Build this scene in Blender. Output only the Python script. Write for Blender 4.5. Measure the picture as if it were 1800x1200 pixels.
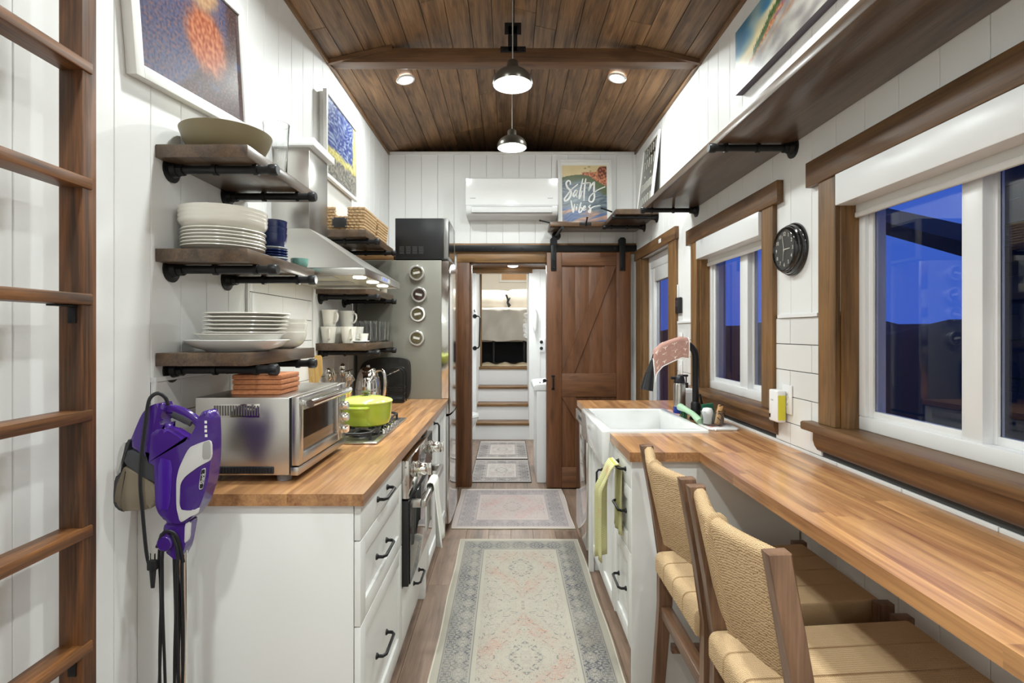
import bpy, bmesh, math, random
from mathutils import Vector, Matrix
random.seed(7)
SC = bpy.context.scene
for _o in list(bpy.data.objects): bpy.data.objects.remove(_o)
COL = SC.collection
PI = math.pi
# ---------------------------------------------------------------- camera
FX, CX, CY, H = 920.0, 893.0, 583.0, 1.38
cam = bpy.data.cameras.new('camera'); camo = bpy.data.objects.new('camera', cam); COL.objects.link(camo)
cam.sensor_width = 36; cam.lens = 36*FX/1800
cam.shift_x = 7/1800; cam.shift_y = -17/1800
cam.clip_start = .05
camo.location = (0, 0, H); camo.rotation_euler = (PI/2, 0, 0)
SC.camera = camo
# ---------------------------------------------------------------- look
SC.view_settings.view_transform = 'Standard'; SC.view_settings.look = 'None'
SC.view_settings.gamma = 1; SC.view_settings.use_curve_mapping = False
SC.view_settings.exposure = 0.0
# ---------------------------------------------------------------- dusk sky
w = bpy.data.worlds.new('dusk'); SC.world = w; w.use_nodes = True
bgn = w.node_tree.nodes['Background']
bgn.inputs[0].default_value = (.05, .13, .62, 1); bgn.inputs[1].default_value = .9
# ---------------------------------------------------------------- ceiling lamps' light (fixtures are built below at the same spots)
SLOPE = .25/1.1025; XM = .0355; XL = -1.067; XR = 1.138; YB = 4.67; EAVE = 2.98; RIDGE = 3.23
def zceil(x): return RIDGE-SLOPE*abs(x-XM)
LAMPC = (.925, 1, .985)
def area(name, loc, size, power, color=LAMPC, rot=(0, 0, 0), spread=PI):
    l = bpy.data.lights.new(name, 'AREA'); l.shape = 'DISK'; l.size = size; l.energy = power; l.color = color; l.spread = spread
    o = bpy.data.objects.new(name, l); COL.objects.link(o); o.location = loc; o.rotation_euler = rot; return o
DOWN = [(-.681, 3.48), (.724, 3.47), (-.52, 1.75), (.60, 1.75), (-.681, 0.1), (.75, 0.1), (-.65, -1.5), (.72, -1.5)]
for i, (x, y) in enumerate(DOWN):
    area('downlight_light', (x, y, zceil(x)-.03), .12, 15 if y > 3 else (16 if y > 1 else 20), spread=PI if y > 3 else 2.5)
def point(name, loc, power, r, color=LAMPC):
    l = bpy.data.lights.new(name, 'POINT'); l.energy = power; l.shadow_soft_size = r; l.color = color
    o = bpy.data.objects.new(name, l); COL.objects.link(o); o.location = loc; return o
# ---------------------------------------------------------------- materials
MATS = {}
def mat(name, col, rough=.5, metal=0, bump=0, bscale=60, var=0, vscale=8, trans=0, ior=1.45, emit=0, ecol=None, coat=0, rand=0, spec=None, alpha=1):
    if name in MATS: return MATS[name]
    m = bpy.data.materials.new(name); m.use_nodes = True; nt = m.node_tree; b = nt.nodes['Principled BSDF']
    N = nt.nodes.new; L = nt.links.new
    b.inputs['Base Color'].default_value = (*col, 1); b.inputs['Roughness'].default_value = rough; b.inputs['Metallic'].default_value = metal
    b.inputs['Transmission Weight'].default_value = trans; b.inputs['IOR'].default_value = ior; b.inputs['Coat Weight'].default_value = coat
    b.inputs['Alpha'].default_value = alpha
    if spec is not None: b.inputs['Specular IOR Level'].default_value = spec
    if emit: b.inputs['Emission Color'].default_value = (*(ecol or col), 1); b.inputs['Emission Strength'].default_value = emit
    tc = N('ShaderNodeTexCoord')
    if var or rand:
        n = N('ShaderNodeTexNoise'); n.inputs['Scale'].default_value = vscale; n.inputs['Detail'].default_value = 4
        L(tc.outputs['Object'], n.inputs['Vector'])
        hs = N('ShaderNodeHueSaturation'); hs.inputs['Color'].default_value = (*col, 1)
        mr = N('ShaderNodeMapRange'); mr.inputs[3].default_value = 1-var; mr.inputs[4].default_value = 1+var
        L(n.outputs['Fac'], mr.inputs[0])
        if rand:
            oi = N('ShaderNodeObjectInfo'); m2 = N('ShaderNodeMapRange'); m2.inputs[3].default_value = 1-rand; m2.inputs[4].default_value = 1+rand
            L(oi.outputs['Random'], m2.inputs[0]); mu = N('ShaderNodeMath'); mu.operation = 'MULTIPLY'
            L(mr.outputs[0], mu.inputs[0]); L(m2.outputs[0], mu.inputs[1]); L(mu.outputs[0], hs.inputs['Value'])
        else: L(mr.outputs[0], hs.inputs['Value'])
        L(hs.outputs[0], b.inputs['Base Color'])
    if bump:
        n = N('ShaderNodeTexNoise'); n.inputs['Scale'].default_value = bscale; n.inputs['Detail'].default_value = 3
        L(tc.outputs['Object'], n.inputs['Vector']); bp = N('ShaderNodeBump'); bp.inputs['Strength'].default_value = bump; bp.inputs['Distance'].default_value = .002
        L(n.outputs['Fac'], bp.inputs['Height']); L(bp.outputs[0], b.inputs['Normal'])
    MATS[name] = m; return m
def wood(name, dark, light, axis='y', rough=.45, rand=.25, grain=1.0, knots=True, bump=.15, coat=0, contrast=1.0, hue=0.0):
    """grain runs along the given axis of the object's own coordinates"""
    if name in MATS: return MATS[name]
    m = bpy.data.materials.new(name); m.use_nodes = True; nt = m.node_tree; b = nt.nodes['Principled BSDF']
    N = nt.nodes.new; L = nt.links.new
    tc = N('ShaderNodeTexCoord'); oi = N('ShaderNodeObjectInfo')
    off = N('ShaderNodeVectorMath'); off.operation = 'MULTIPLY_ADD'
    cmb = N('ShaderNodeCombineXYZ')
    for k in range(3): L(oi.outputs['Random'], cmb.inputs[k])
    off.inputs[1].default_value = (37, 53, 71); L(cmb.outputs[0], off.inputs[0]); L(tc.outputs['Object'], off.inputs[2])
    mp = N('ShaderNodeMapping'); s = [14*grain]*3; s['xyz'.index(axis)] = 1.1*grain; mp.inputs['Scale'].default_value = s
    L(off.outputs[0], mp.inputs['Vector'])
    n1 = N('ShaderNodeTexNoise'); n1.inputs['Scale'].default_value = 1.6; n1.inputs['Detail'].default_value = 6; n1.inputs['Roughness'].default_value = .6; n1.inputs['Distortion'].default_value = .6
    L(mp.outputs[0], n1.inputs['Vector'])
    mp2 = N('ShaderNodeMapping'); s = [160*grain]*3; s['xyz'.index(axis)] = 5*grain; mp2.inputs['Scale'].default_value = s
    L(off.outputs[0], mp2.inputs['Vector'])
    n2 = N('ShaderNodeTexNoise'); n2.inputs['Scale'].default_value = 1; n2.inputs['Detail'].default_value = 3; L(mp2.outputs[0], n2.inputs['Vector'])
    a = N('ShaderNodeMath'); a.operation = 'MULTIPLY_ADD'; a.inputs[1].default_value = .45; L(n2.outputs['Fac'], a.inputs[0]); L(n1.outputs['Fac'], a.inputs[2])
    cr = N('ShaderNodeValToRGB'); cr.color_ramp.elements[0].position = .72-.22*contrast; cr.color_ramp.elements[1].position = .72+.22*contrast
    cr.color_ramp.elements[0].color = (*dark, 1); cr.color_ramp.elements[1].color = (*light, 1)
    L(a.outputs[0], cr.inputs[0])
    colr = cr.outputs[0]
    if knots:
        mp3 = N('ShaderNodeMapping'); s = [9.0]*3; s['xyz'.index(axis)] = 3.2; mp3.inputs['Scale'].default_value = s; L(off.outputs[0], mp3.inputs['Vector'])
        nz = N('ShaderNodeTexNoise'); nz.inputs['Scale'].default_value = 1.4; nz.inputs['Detail'].default_value = 2; L(mp3.outputs[0], nz.inputs['Vector'])
        mr = N('ShaderNodeMapRange'); mr.inputs[1].default_value = .6; mr.inputs[2].default_value = .78; mr.inputs[3].default_value = 0; mr.inputs[4].default_value = .6
        L(nz.outputs['Fac'], mr.inputs[0])
        mx = N('ShaderNodeMix'); mx.data_type = 'RGBA'; mx.inputs[7].default_value = (dark[0]*.45, dark[1]*.4, dark[2]*.4, 1)
        L(mr.outputs[0], mx.inputs[0]); L(colr, mx.inputs[6]); colr = mx.outputs[2]
    hs = N('ShaderNodeHueSaturation'); L(colr, hs.inputs['Color'])
    m2 = N('ShaderNodeMapRange'); m2.inputs[3].default_value = 1-rand; m2.inputs[4].default_value = 1+rand; L(oi.outputs['Random'], m2.inputs[0]); L(m2.outputs[0], hs.inputs['Value'])
    L(hs.outputs[0], b.inputs['Base Color']); b.inputs['Roughness'].default_value = rough; b.inputs['Coat Weight'].default_value = coat
    bp = N('ShaderNodeBump'); bp.inputs['Strength'].default_value = bump; bp.inputs['Distance'].default_value = .001; L(a.outputs[0], bp.inputs['Height']); L(bp.outputs[0], b.inputs['Normal'])
    MATS[name] = m; return m
WHITE = mat('white_paint', (.80, .795, .78), .45)
WALLM = mat('panel_white', (.83, .825, .81), .5, rand=.012)
CABW = mat('cabinet_white', (.78, .775, .755), .38)
TILEM = mat('tile_white', (.78, .78, .77), .12, rand=.02)
GROUT = mat('grout_dark', (.05, .05, .05), .9)
BLACK = mat('iron_black', (.012, .012, .013), .38, .3)
BLKP = mat('black_plastic', (.015, .015, .017), .35)
STEEL = mat('brushed_steel', (.56, .54, .51), .28, 1, var=.06, vscale=5)
STEELM = mat('mirror_steel', (.62, .6, .57), .1, 1)
CHROME = mat('chrome', (.8, .79, .77), .08, 1)
CERAM = mat('cream_ceramic', (.78, .75, .68), .15, coat=.3)
PORC = mat('white_porcelain', (.77, .77, .755), .08, coat=.3)
FRAMEW = mat('frame_white', (.82, .81, .78), .4)
VINYL = mat('vinyl_white', (.84, .84, .84), .3)
GLASS = mat('clear_glass', (.97, .98, .98), .02, trans=1, ior=1.45)
def rgb(h):  # sRGB 0-255 -> linear
    return tuple(((c/255+.055)/1.055)**2.4 if c > 10 else c/255/12.92 for c in h)
LADW = wood('ladder_wood', rgb((58, 34, 16)), rgb((116, 72, 36)), 'z', .5, .08, knots=False, grain=1.3, contrast=.7)
RUNGW = wood('rung_wood', rgb((62, 37, 18)), rgb((128, 82, 42)), 'y', .45, .1, knots=False, grain=1.3, contrast=.7)
SHELFW = wood('shelf_wood', rgb((54, 42, 33)), rgb((104, 82, 62)), 'y', .3, .1, knots=False, coat=.15)
SHELFX = wood('shelf_wood_x', rgb((66, 48, 34)), rgb((122, 90, 62)), 'x', .3, .1, knots=False)
CEILW = wood('ceiling_wood', rgb((78, 58, 42)), rgb((156, 120, 86)), 'y', .5, .22)
BEAMX = wood('beam_wood', rgb((82, 58, 40)), rgb((130, 94, 64)), 'x', .5, .1)
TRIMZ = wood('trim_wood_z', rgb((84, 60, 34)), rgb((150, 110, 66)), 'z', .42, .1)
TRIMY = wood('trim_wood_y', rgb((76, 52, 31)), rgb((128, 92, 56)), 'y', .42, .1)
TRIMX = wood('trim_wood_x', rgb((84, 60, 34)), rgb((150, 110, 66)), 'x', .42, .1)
DOORW = wood('door_wood', rgb((86, 53, 32)), rgb((122, 78, 47)), 'z', .42, .03)
DOORX = wood('door_wood_x', rgb((86, 54, 33)), rgb((122, 80, 50)), 'x', .42, .05)
BUTCH = wood('butcher_block', rgb((126, 82, 54)), rgb((198, 148, 98)), 'y', .3, .16, grain=.8, knots=False, coat=.2, bump=.05)
BUTCHX = wood('butcher_block_x', rgb((110, 72, 48)), rgb((172, 122, 86)), 'x', .3, .18, grain=.8, knots=False, coat=.2, bump=.05)
FLOORW = wood('floor_wood', rgb((98, 80, 68)), rgb((152, 126, 108)), 'y', .35, .1, grain=.7)
CHAIRW = wood('chair_wood', rgb((82, 58, 42)), rgb((132, 98, 74)), 'z', .35, .05, grain=1.2, knots=False)
CHAIRY = wood('chair_wood_y', rgb((82, 58, 42)), rgb((132, 98, 74)), 'y', .35, .05, grain=1.2, knots=False)
# ---------------------------------------------------------------- mesh building
def wloc(o):
    v = Vector((0, 0, 0))
    while o is not None: v += o.location; o = o.parent
    return v
class MB:
    def __init__(s): s.bm = bmesh.new(); s.mi = 0
    def _tag(s, faces):
        for f in faces: f.material_index = s.mi
    def box(s, x0, y0, z0, x1, y1, z1, bev=0, seg=2):
        if x0 > x1: x0, x1 = x1, x0
        if y0 > y1: y0, y1 = y1, y0
        if z0 > z1: z0, z1 = z1, z0
        n = len(s.bm.faces)
        vs = [s.bm.verts.new(p) for p in ((x0,y0,z0),(x1,y0,z0),(x1,y1,z0),(x0,y1,z0),(x0,y0,z1),(x1,y0,z1),(x1,y1,z1),(x0,y1,z1))]
        fs = [s.bm.faces.new([vs[i] for i in q]) for q in ((0,3,2,1),(4,5,6,7),(0,1,5,4),(1,2,6,5),(2,3,7,6),(3,0,4,7))]
        s._tag(fs)
        if bev:
            bev = min(bev, .45*min(x1-x0, y1-y0, z1-z0))
            es = list({e for f in fs for e in f.edges})
            r = bmesh.ops.bevel(s.bm, geom=es, offset=bev, segments=seg, affect='EDGES', profile=.5, material=-1)
            s._tag(r['faces'])
        return s
    def grid(s, P, close_u=False, close_v=False, cap=False):
        """P[i][j] points"""
        V = [[s.bm.verts.new(p) for p in row] for row in P]; nu = len(V); nv = len(V[0])
        fs = []
        for i in range(nu if close_u else nu-1):
            for j in range(nv if close_v else nv-1):
                q = [V[i][j], V[i][(j+1) % nv], V[(i+1) % nu][(j+1) % nv], V[(i+1) % nu][j]]
                try: fs.append(s.bm.faces.new(q))
                except ValueError: pass
        if cap:
            for r in (V[0][::-1], V[-1]):
                try: fs.append(s.bm.faces.new(r))
                except ValueError: pass
        s._tag(fs); return s
    def lathe(s, prof, c=(0, 0, 0), n=28, ax='z', sx=1, sy=1, a0=0, a1=2*PI):
        """prof: list of (r, h) ; revolved round axis ax through c"""
        full = abs(a1-a0-2*PI) < 1e-6
        P = []
        for k in range(n if full else n+1):
            a = a0+(a1-a0)*k/n; row = []
            for r, h in prof:
                r = max(r, 1e-5); u, v = r*math.cos(a)*sx, r*math.sin(a)*sy
                p = {'z': (u, v, h), 'y': (v, h, u), 'x': (h, u, v)}[ax]
                row.append((c[0]+p[0], c[1]+p[1], c[2]+p[2]))
            P.append(row)
        s.grid(P, close_u=full); return s
    def cyl(s, p0, p1, r, r1=None, n=16, cap=True):
        p0 = Vector(p0); p1 = Vector(p1); d = (p1-p0).normalized(); r1 = r if r1 is None else r1
        a = Vector((0, 0, 1)) if abs(d.z) < .9 else Vector((1, 0, 0)); u = d.cross(a).normalized(); v = d.cross(u)
        P = [[p+(u*math.cos(2*PI*k/n)+v*math.sin(2*PI*k/n))*q for k in range(n)] for p, q in ((p0, r), (p1, r1))]
        return s.grid(P, close_v=True, cap=cap)
    def tube(s, pts, r, n=8, cap=True, closed=False, rs=None):
        pts = [Vector(p) for p in pts]; P = []; up = None; m = len(pts)
        for i, p in enumerate(pts):
            if closed: d = (pts[(i+1) % m]-pts[i-1]).normalized()
            else: d = (pts[min(i+1, m-1)]-pts[max(i-1, 0)]).normalized()
            if up is None:
                a = Vector((0, 0, 1)) if abs(d.z) < .9 else Vector((1, 0, 0)); up = (a-d*a.dot(d)).normalized()
            else:
                up = (up-d*up.dot(d)); up = up.normalized() if up.length > 1e-6 else d.orthogonal().normalized()
            v = d.cross(up); q = rs[i] if rs else r
            P.append([p+(up*math.cos(2*PI*k/n)+v*math.sin(2*PI*k/n))*q for k in range(n)])
        return s.grid(P, close_v=True, close_u=closed, cap=cap and not closed)
    def prism(s, poly, axis, a, b, bev=0, seg=2):
        """poly: 2D points; axis x: (y,z), y: (x,z), z: (x,y)"""
        def p3(q, t): return {'x': (t, q[0], q[1]), 'y': (q[0], t, q[1]), 'z': (q[0], q[1], t)}[axis]
        A = [s.bm.verts.new(p3(q, a)) for q in poly]; B = [s.bm.verts.new(p3(q, b)) for q in poly]; n = len(poly)
        fs = [s.bm.faces.new(A), s.bm.faces.new(B[::-1])]
        for i in range(n): fs.append(s.bm.faces.new((A[i], B[i], B[(i+1) % n], A[(i+1) % n])))
        s._tag(fs)
        if bev:
            es = list({e for f in fs[:2] for e in f.edges})
            r = bmesh.ops.bevel(s.bm, geom=es, offset=bev, segments=seg, affect='EDGES', profile=.5, material=-1); s._tag(r['faces'])
        return s
    def ball(s, c, r, n=12, sz=1):
        k = n//2+1
        return s.lathe([(r*math.sin(PI*i/k), -r*sz*math.cos(PI*i/k)) for i in range(k+1)], c, n)
    def rot(s, ang, axis, c):
        bmesh.ops.rotate(s.bm, cent=Vector(c), matrix=Matrix.Rotation(ang, 3, axis), verts=s.bm.verts[:]); return s
    def build(s, name, m, parent=None, local=False, smooth=40, label=None, kind=None):
        bmesh.ops.recalc_face_normals(s.bm, faces=s.bm.faces[:])
        me = bpy.data.meshes.new(name)
        o = bpy.data.objects.new(name, me)
        if parent is not None: o.parent = parent
        off = Vector((0, 0, 0))
        if not local and parent is not None:
            off = wloc(parent)
        # object origin at the mesh's own centre of base keeps procedural grain varied
        for v in s.bm.verts: v.co -= off
        s.bm.to_mesh(me); s.bm.free()
        for mm in (m if isinstance(m, (list, tuple)) else [m]): me.materials.append(mm)
        if smooth:
            me.polygons.foreach_set('use_smooth', [True]*len(me.polygons)); me.set_sharp_from_angle(angle=math.radians(smooth))
        COL.objects.link(o)
        if label: o['label'] = label
        if kind: o['kind'] = kind
        return o
def tag(o, label=None, cat=None, group=None, kind=None):
    if label: o['label'] = label
    if cat: o['category'] = cat
    if group: o['group'] = group
    if kind: o['kind'] = kind
    return o
def thing(name, loc, label, cat, group=None, kind=None):
    o = bpy.data.objects.new(name, None); o.empty_display_size = .05; o.location = loc; COL.objects.link(o)
    return tag(o, label, cat, group, kind)
def struct(name, loc=(0, 0, 0)):
    o = bpy.data.objects.new(name, None); o.location = loc; COL.objects.link(o); o['kind'] = 'structure'; return o
def recenter(o):
    """put a mesh thing's origin at its base centre"""
    me = o.data; xs = [v.co for v in me.vertices]
    c = Vector((sum(v.x for v in xs)/len(xs), sum(v.y for v in xs)/len(xs), min(v.z for v in xs)))
    me.transform(Matrix.Translation(-c)); o.location = o.location+c; return o
def single(mb, name, m, label, cat, group=None, smooth=40):
    o = mb.build(name, m, smooth=smooth); recenter(o); return tag(o, label, cat, group)
def dup(o, loc=None, parent=None, label=None, rz=None):
    c = o.copy(); COL.objects.link(c); c.parent = parent
    if loc is not None: c.location = loc
    if rz is not None: c.rotation_euler = (c.rotation_euler[0], c.rotation_euler[1], rz)
    if label: c['label'] = label
    for ch in list(o.children): dup(ch, parent=c)
    return c
def subtract(rects, h):
    out = []
    for (a, b, c, d) in rects:
        u0, v0, u1, v1 = h
        if u1 <= a or u0 >= c or v1 <= b or v0 >= d: out.append((a, b, c, d)); continue
        if v0 > b: out.append((a, b, c, v0))
        if v1 < d: out.append((a, v1, c, d))
        if u0 > a: out.append((a, max(b, v0), u0, min(d, v1)))
        if u1 < c: out.append((u1, max(b, v0), c, min(d, v1)))
    return [r for r in out if r[2]-r[0] > .004 and r[3]-r[1] > .004]
def cm(pts, k=4):
    pts = [Vector(p) for p in pts]; n = len(pts); out = []
    for i in range(n-1):
        p0, p1, p2, p3 = pts[max(i-1, 0)], pts[i], pts[i+1], pts[min(i+2, n-1)]
        for q in range(k):
            t = q/k; out.append(.5*((2*p1)+(-p0+p2)*t+(2*p0-5*p1+4*p2-p3)*t*t+(-p0+3*p1-3*p2+p3)*t**3))
    out.append(pts[-1]); return out
def soft(poly, it=2, f=.22):
    for _ in range(it):
        out = []
        for i, a in enumerate(poly):
            b = poly[(i+1) % len(poly)]
            out += [(a[0]+(b[0]-a[0])*f, a[1]+(b[1]-a[1])*f), (b[0]-(b[0]-a[0])*f, b[1]-(b[1]-a[1])*f)]
        poly = out
    return poly
from mathutils import noise as _nz
PAINT = bpy.data.materials.new('paint_print'); PAINT.use_nodes = True
_n = PAINT.node_tree; _b = _n.nodes['Principled BSDF']; _a = _n.nodes.new('ShaderNodeAttribute'); _a.attribute_name = 'Col'; _n.links.new(_a.outputs['Color'], _b.inputs['Base Color']); _b.inputs['Roughness'].default_value = .35
def painting(name, corner, du, dv, nu, nv, fn, parent, fin=None):
    """flat printed picture as a fine grid; fn(u, v) -> sRGB triple; corner, du, dv: origin and edge vectors"""
    c0, du, dv = Vector(corner), Vector(du), Vector(dv); mb = MB()
    mb.grid([[c0+du*(i/nu)+dv*(j/nv) for j in range(nv+1)] for i in range(nu+1)])
    lay = mb.bm.verts.layers.float_color.new('Col'); mb.bm.verts.ensure_lookup_table()
    for i in range(nu+1):
        for j in range(nv+1):
            c = fn(i/nu, j/nv); mb.bm.verts[i*(nv+1)+j][lay] = (*rgb([max(0, min(255, q)) for q in c]), 1)
    if fin: fin(mb)
    return mb.build(name, PAINT, parent, smooth=0)
def _ns(x, y, z=0): return _nz.noise(Vector((x, y, z)))
def lerp3(a, b, t): t = max(0, min(1, t)); t = t*t*(3-2*t); return tuple(a[k]+(b[k]-a[k])*t for k in range(3))
def dab(u, v, su, sv, amt, seed=0): q = _ns(u*su, v*sv, seed)+.6*_ns(u*su*2.3, v*sv*2.3, seed+5); return amt*q
_share = {}
def piece(name, dims, m, parent, loc, bev=.001, key=''):
    """a box piece (board, tile, plank) with shared mesh; loc = world min corner"""
    k = (name, key, m.name, tuple(round(d, 4) for d in dims))
    if k not in _share:
        mb = MB(); mb.box(0, 0, 0, *dims, bev=bev, seg=1); me = bpy.data.meshes.new(name)
        bmesh.ops.recalc_face_normals(mb.bm, faces=mb.bm.faces[:]); mb.bm.to_mesh(me); mb.bm.free(); me.materials.append(m); _share[k] = me
    o = bpy.data.objects.new(name, _share[k]); o.parent = parent; o.location = Vector(loc)-wloc(parent); COL.objects.link(o); return o
# ================================================================ FLOOR
Y0 = -2.6; YE = 6.82
fl = MB().box(-1.6, Y0, -.06, 1.6, YE, -.012).build('floor', mat('subfloor', (.1, .07, .05), .8), smooth=0); fl['kind'] = 'structure'
random.seed(3); wpl = .152
for i in range(-8, 9):
    x0 = i*wpl+.02; 
    if x0+wpl < XL-.4 or x0 > XR+.3: continue
    y = Y0-random.uniform(0, 1.1)
    while y < YE:
        ln = random.choice((.9, 1.2, 1.2)); a, b = max(y, Y0), min(y+ln, YE)
        if b-a > .02: piece('floor_plank', (wpl-.0012, b-a-.0012, .012), FLOORW, fl, (x0, a, -.012), .0006)
        y += ln
# ================================================================ WALLS
GR = mat('groove_shade', (.60, .595, .58), .7)
def boards_wall(root, side, y0, y1, z0, z1, holes, off, pitch=.145, ref=0):
    """vertical panel boards on a side wall whose face is x = XL / XR"""
    k0 = math.floor((y0-ref)/pitch)
    k = k0
    while ref+k*pitch < y1:
        a, b = max(y0, ref+k*pitch), min(y1, ref+(k+1)*pitch)
        rs = [(a, z0, b, z1)]
        for h in holes: rs = subtract(rs, h)
        for (u0, v0, u1, v1) in rs:
            t = .010
            X = XL-t if side < 0 else XR
            piece('wall_board', (t, u1-u0-.002, v1-v0), WALLM, root, (X, u0+.001, v0), .0015)
        k += 1
W1 = (.62, 1.05, 1.79, 1.93); W2 = (2.311, 1.05, 3.107, 1.93); D2 = (3.66, -.02, 4.43, 2.0)
def shell_wall(name, x0, x1, y0, y1, z0, z1, holes, m):
    mb = MB(); rs = [(y0, z0, y1, z1)]
    for h in holes: rs = subtract(rs, (h[0]-.006, h[1]-.008, h[2]+.006, h[3]+.006))
    for (a, b, c, d) in rs: mb.box(x0, a, b, x1, c, d)
    o = mb.build(name, m, smooth=0); o['kind'] = 'structure'; return o
wl = shell_wall('wall_left', XL-.12, XL-.009, Y0, YB+.08, -.06, EAVE+.3, [], GR)
TL = [(1.563, .90, 3.60, 1.229), (2.139, 1.229, 2.845, 1.64)]
boards_wall(wl, -1, Y0, YB+.02, 0, EAVE+.02, TL+[(2.5, 0, 3.6, .9)], 0, ref=1.563)
wr = shell_wall('wall_right', XR+.009, XR+.16, Y0, YB+.08, -.06, EAVE+.3, [W1, W2, D2], GR)
TR = (-.4, .90, 3.50, 1.449)
boards_wall(wr, 1, Y0, YB+.02, 0, EAVE+.02, [W1, W2, D2, TR], 0, ref=1.961)
# right-wall pieces of tile, five courses of running bond
def tiles(root, side, y0, y1, ztop, zbot, holes, refA, L, h, base=.0):
    t = .009; k = 0; z = ztop
    g = .0028
    X = XL-.003 if side < 0 else XR-.006
    while z > zbot+.02:
        za = max(z-h, zbot); ref = refA if (k % 2 == 0) else refA+L/2
        j = math.floor((y0-ref)/L)
        while ref+j*L < y1:
            a, b = max(y0, ref+j*L), min(y1, ref+(j+1)*L); rs = [(a, za, b, z)]
            for hh in holes: rs = subtract(rs, hh)
            for (u0, v0, u1, v1) in rs:
                if u1-u0 > .012 and v1-v0 > .012:
                    piece('tile', (t, u1-u0-g, v1-v0-g), TILEM, root, (X, u0+g/2, v0+g/2), .0012)
            j += 1
        z -= h; k += 1
gb = MB(); rs = [(TR[0], .9, TR[2], 1.437)]
for hh in (W1, W2): rs = subtract(rs, (hh[0]-.01, hh[1]-.01, hh[2]+.01, 3))
for (u0, v0, u1, v1) in rs: gb.box(XR+.001, u0, v0, XR+.012, u1, v1)
gb.build('grout', GROUT, wr, smooth=0)
tiles(wr, 1, TR[0], TR[2], 1.436, .915, [(W1[0]-.1, .93, W1[2]+.1, 3), (W2[0]-.1, .93, W2[2]+.1, 3)], 1.209, .297, .1055)
piece('tile_ledge', (.016, .28, .014), VINYL, wr, (XR-.014, 1.905, 1.436)); piece('tile_ledge', (.016, .26, .014), VINYL, wr, (XR-.014, 3.22, 1.436))
MB().box(XL-.008, TL[0][0], .9, XL, TL[0][2], 1.229).box(XL-.008, TL[1][0], 1.229, XL, TL[1][2], 1.63).build('grout', GROUT, wl, smooth=0)
tiles(wl, -1, 1.58, 3.60, 1.229, .915, [], 1.70, .297, .1045)
tiles(wl, -1, 2.15, 2.835, 1.229+.1055*4, 1.231, [], 2.02, .297, .1055)
MB().box(XL-.004, 1.563, .9, XL+.010, 1.578, 1.2285).box(XL-.004, 1.563, 1.229, XL+.010, 2.139, 1.243).box(XL-.004, 2.845, 1.229, XL+.010, 3.6, 1.243)\
  .box(XL-.004, 2.127, 1.2435, XL+.010, 2.141, 1.66).box(XL-.004, 2.84, 1.2435, XL+.010, 2.875, 1.66).build('edge_trim', VINYL, wl, smooth=0)
# back partition with doorway
wb = MB(); DX0, DX1, DZ = -.34, .36, 2.0
wb.box(XL-.1, YB+.009, 0, DX0, YB+.10, EAVE).box(DX1, YB+.009, 0, XR+.1, YB+.10, EAVE).box(DX0, YB+.009, DZ, DX1, YB+.10, EAVE)
wb = wb.build('wall_back', WHITE, smooth=0); wb['kind'] = 'structure'
x = XL+.005
random.seed(5)
while x < XR:
    b = min(x+.145, XR)
    for (u0, v0, u1, v1) in subtract([(x, 0, b, EAVE-.02)], (DX0, -.1, DX1, DZ)):
        piece('wall_board', (u1-u0-.002, .01, v1-v0), WALLM, wb, (u0+.001, YB, v0), .0015)
    x += .145
MB().box(XL, YB-.012, EAVE-.022, XR, YB+.10, EAVE+.004, bev=.002).build('top_trim', WHITE, wb)
wn = MB().box(XL-.1, Y0-.1, 0, XR+.1, Y0, 3.4).build('wall_near', mat('far_room_white', (.78, .77, .75), .6), smooth=0); wn['kind'] = 'structure'
# corner strips between side and back walls
o = MB().box(XR-.014, YB-.014, 0, XR, YB, EAVE, bev=.003).build('trim_1', WHITE, smooth=0); o['kind'] = 'structure'
# ================================================================ CEILING
ce = struct('ceiling', (0, 0, 0))
MB().prism([(XL-.1, zceil(XL-.1)+.02), (XM, RIDGE+.02), (XR+.1, zceil(XR+.1)+.02), (XR+.1, RIDGE+.12), (XL-.1, RIDGE+.12)], 'y', Y0, YE+.1).build('roof_deck', mat('roof_dark', (.05, .035, .025), .9), ce, smooth=0)
ang = math.atan(SLOPE); random.seed(11)
def ceil_plank(side, d0, w, ya, yb):
    """plank at distance d0..d0+w from the ridge"""
    mb = MB(); mb.box(0, 0, 0, w-.003, yb-ya-.003, .018, bev=.0012, seg=1)
    o = mb.build('ceiling_plank', CEILW, ce, local=True, smooth=0)
    s = 1 if side > 0 else -1
    if s > 0: o.rotation_euler = (0, ang, 0); o.location = (XM+d0*math.cos(ang), ya, RIDGE-d0*math.sin(ang))
    else:
        o.rotation_euler = (0, -ang, 0); o.location = (XM-(d0+w)*math.cos(ang), ya, RIDGE-(d0+w)*math.sin(ang))
for side in (-1, 1):
    for i in range(9):
        wd = .1285; y = -random.uniform(0, 1.0)
        y = Y0 - random.uniform(0, 1)
        while y < YE:
            ln = random.uniform(1.5, 3.2); ya, yb = max(y, Y0), min(y+ln, YE)
            if yb-ya > .05: ceil_plank(side, i*wd+.001, wd, ya, yb)
            y += ln
for (xx, sg, nm) in ((XL, 1, 'trim_2'), (XR, -1, 'trim_3')):
    o = MB().box(xx, Y0, zceil(xx)-.024, xx+sg*.014, YB, zceil(xx)-.002, bev=.002).build(nm, CEILW, smooth=0); o['kind'] = 'structure'
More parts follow.
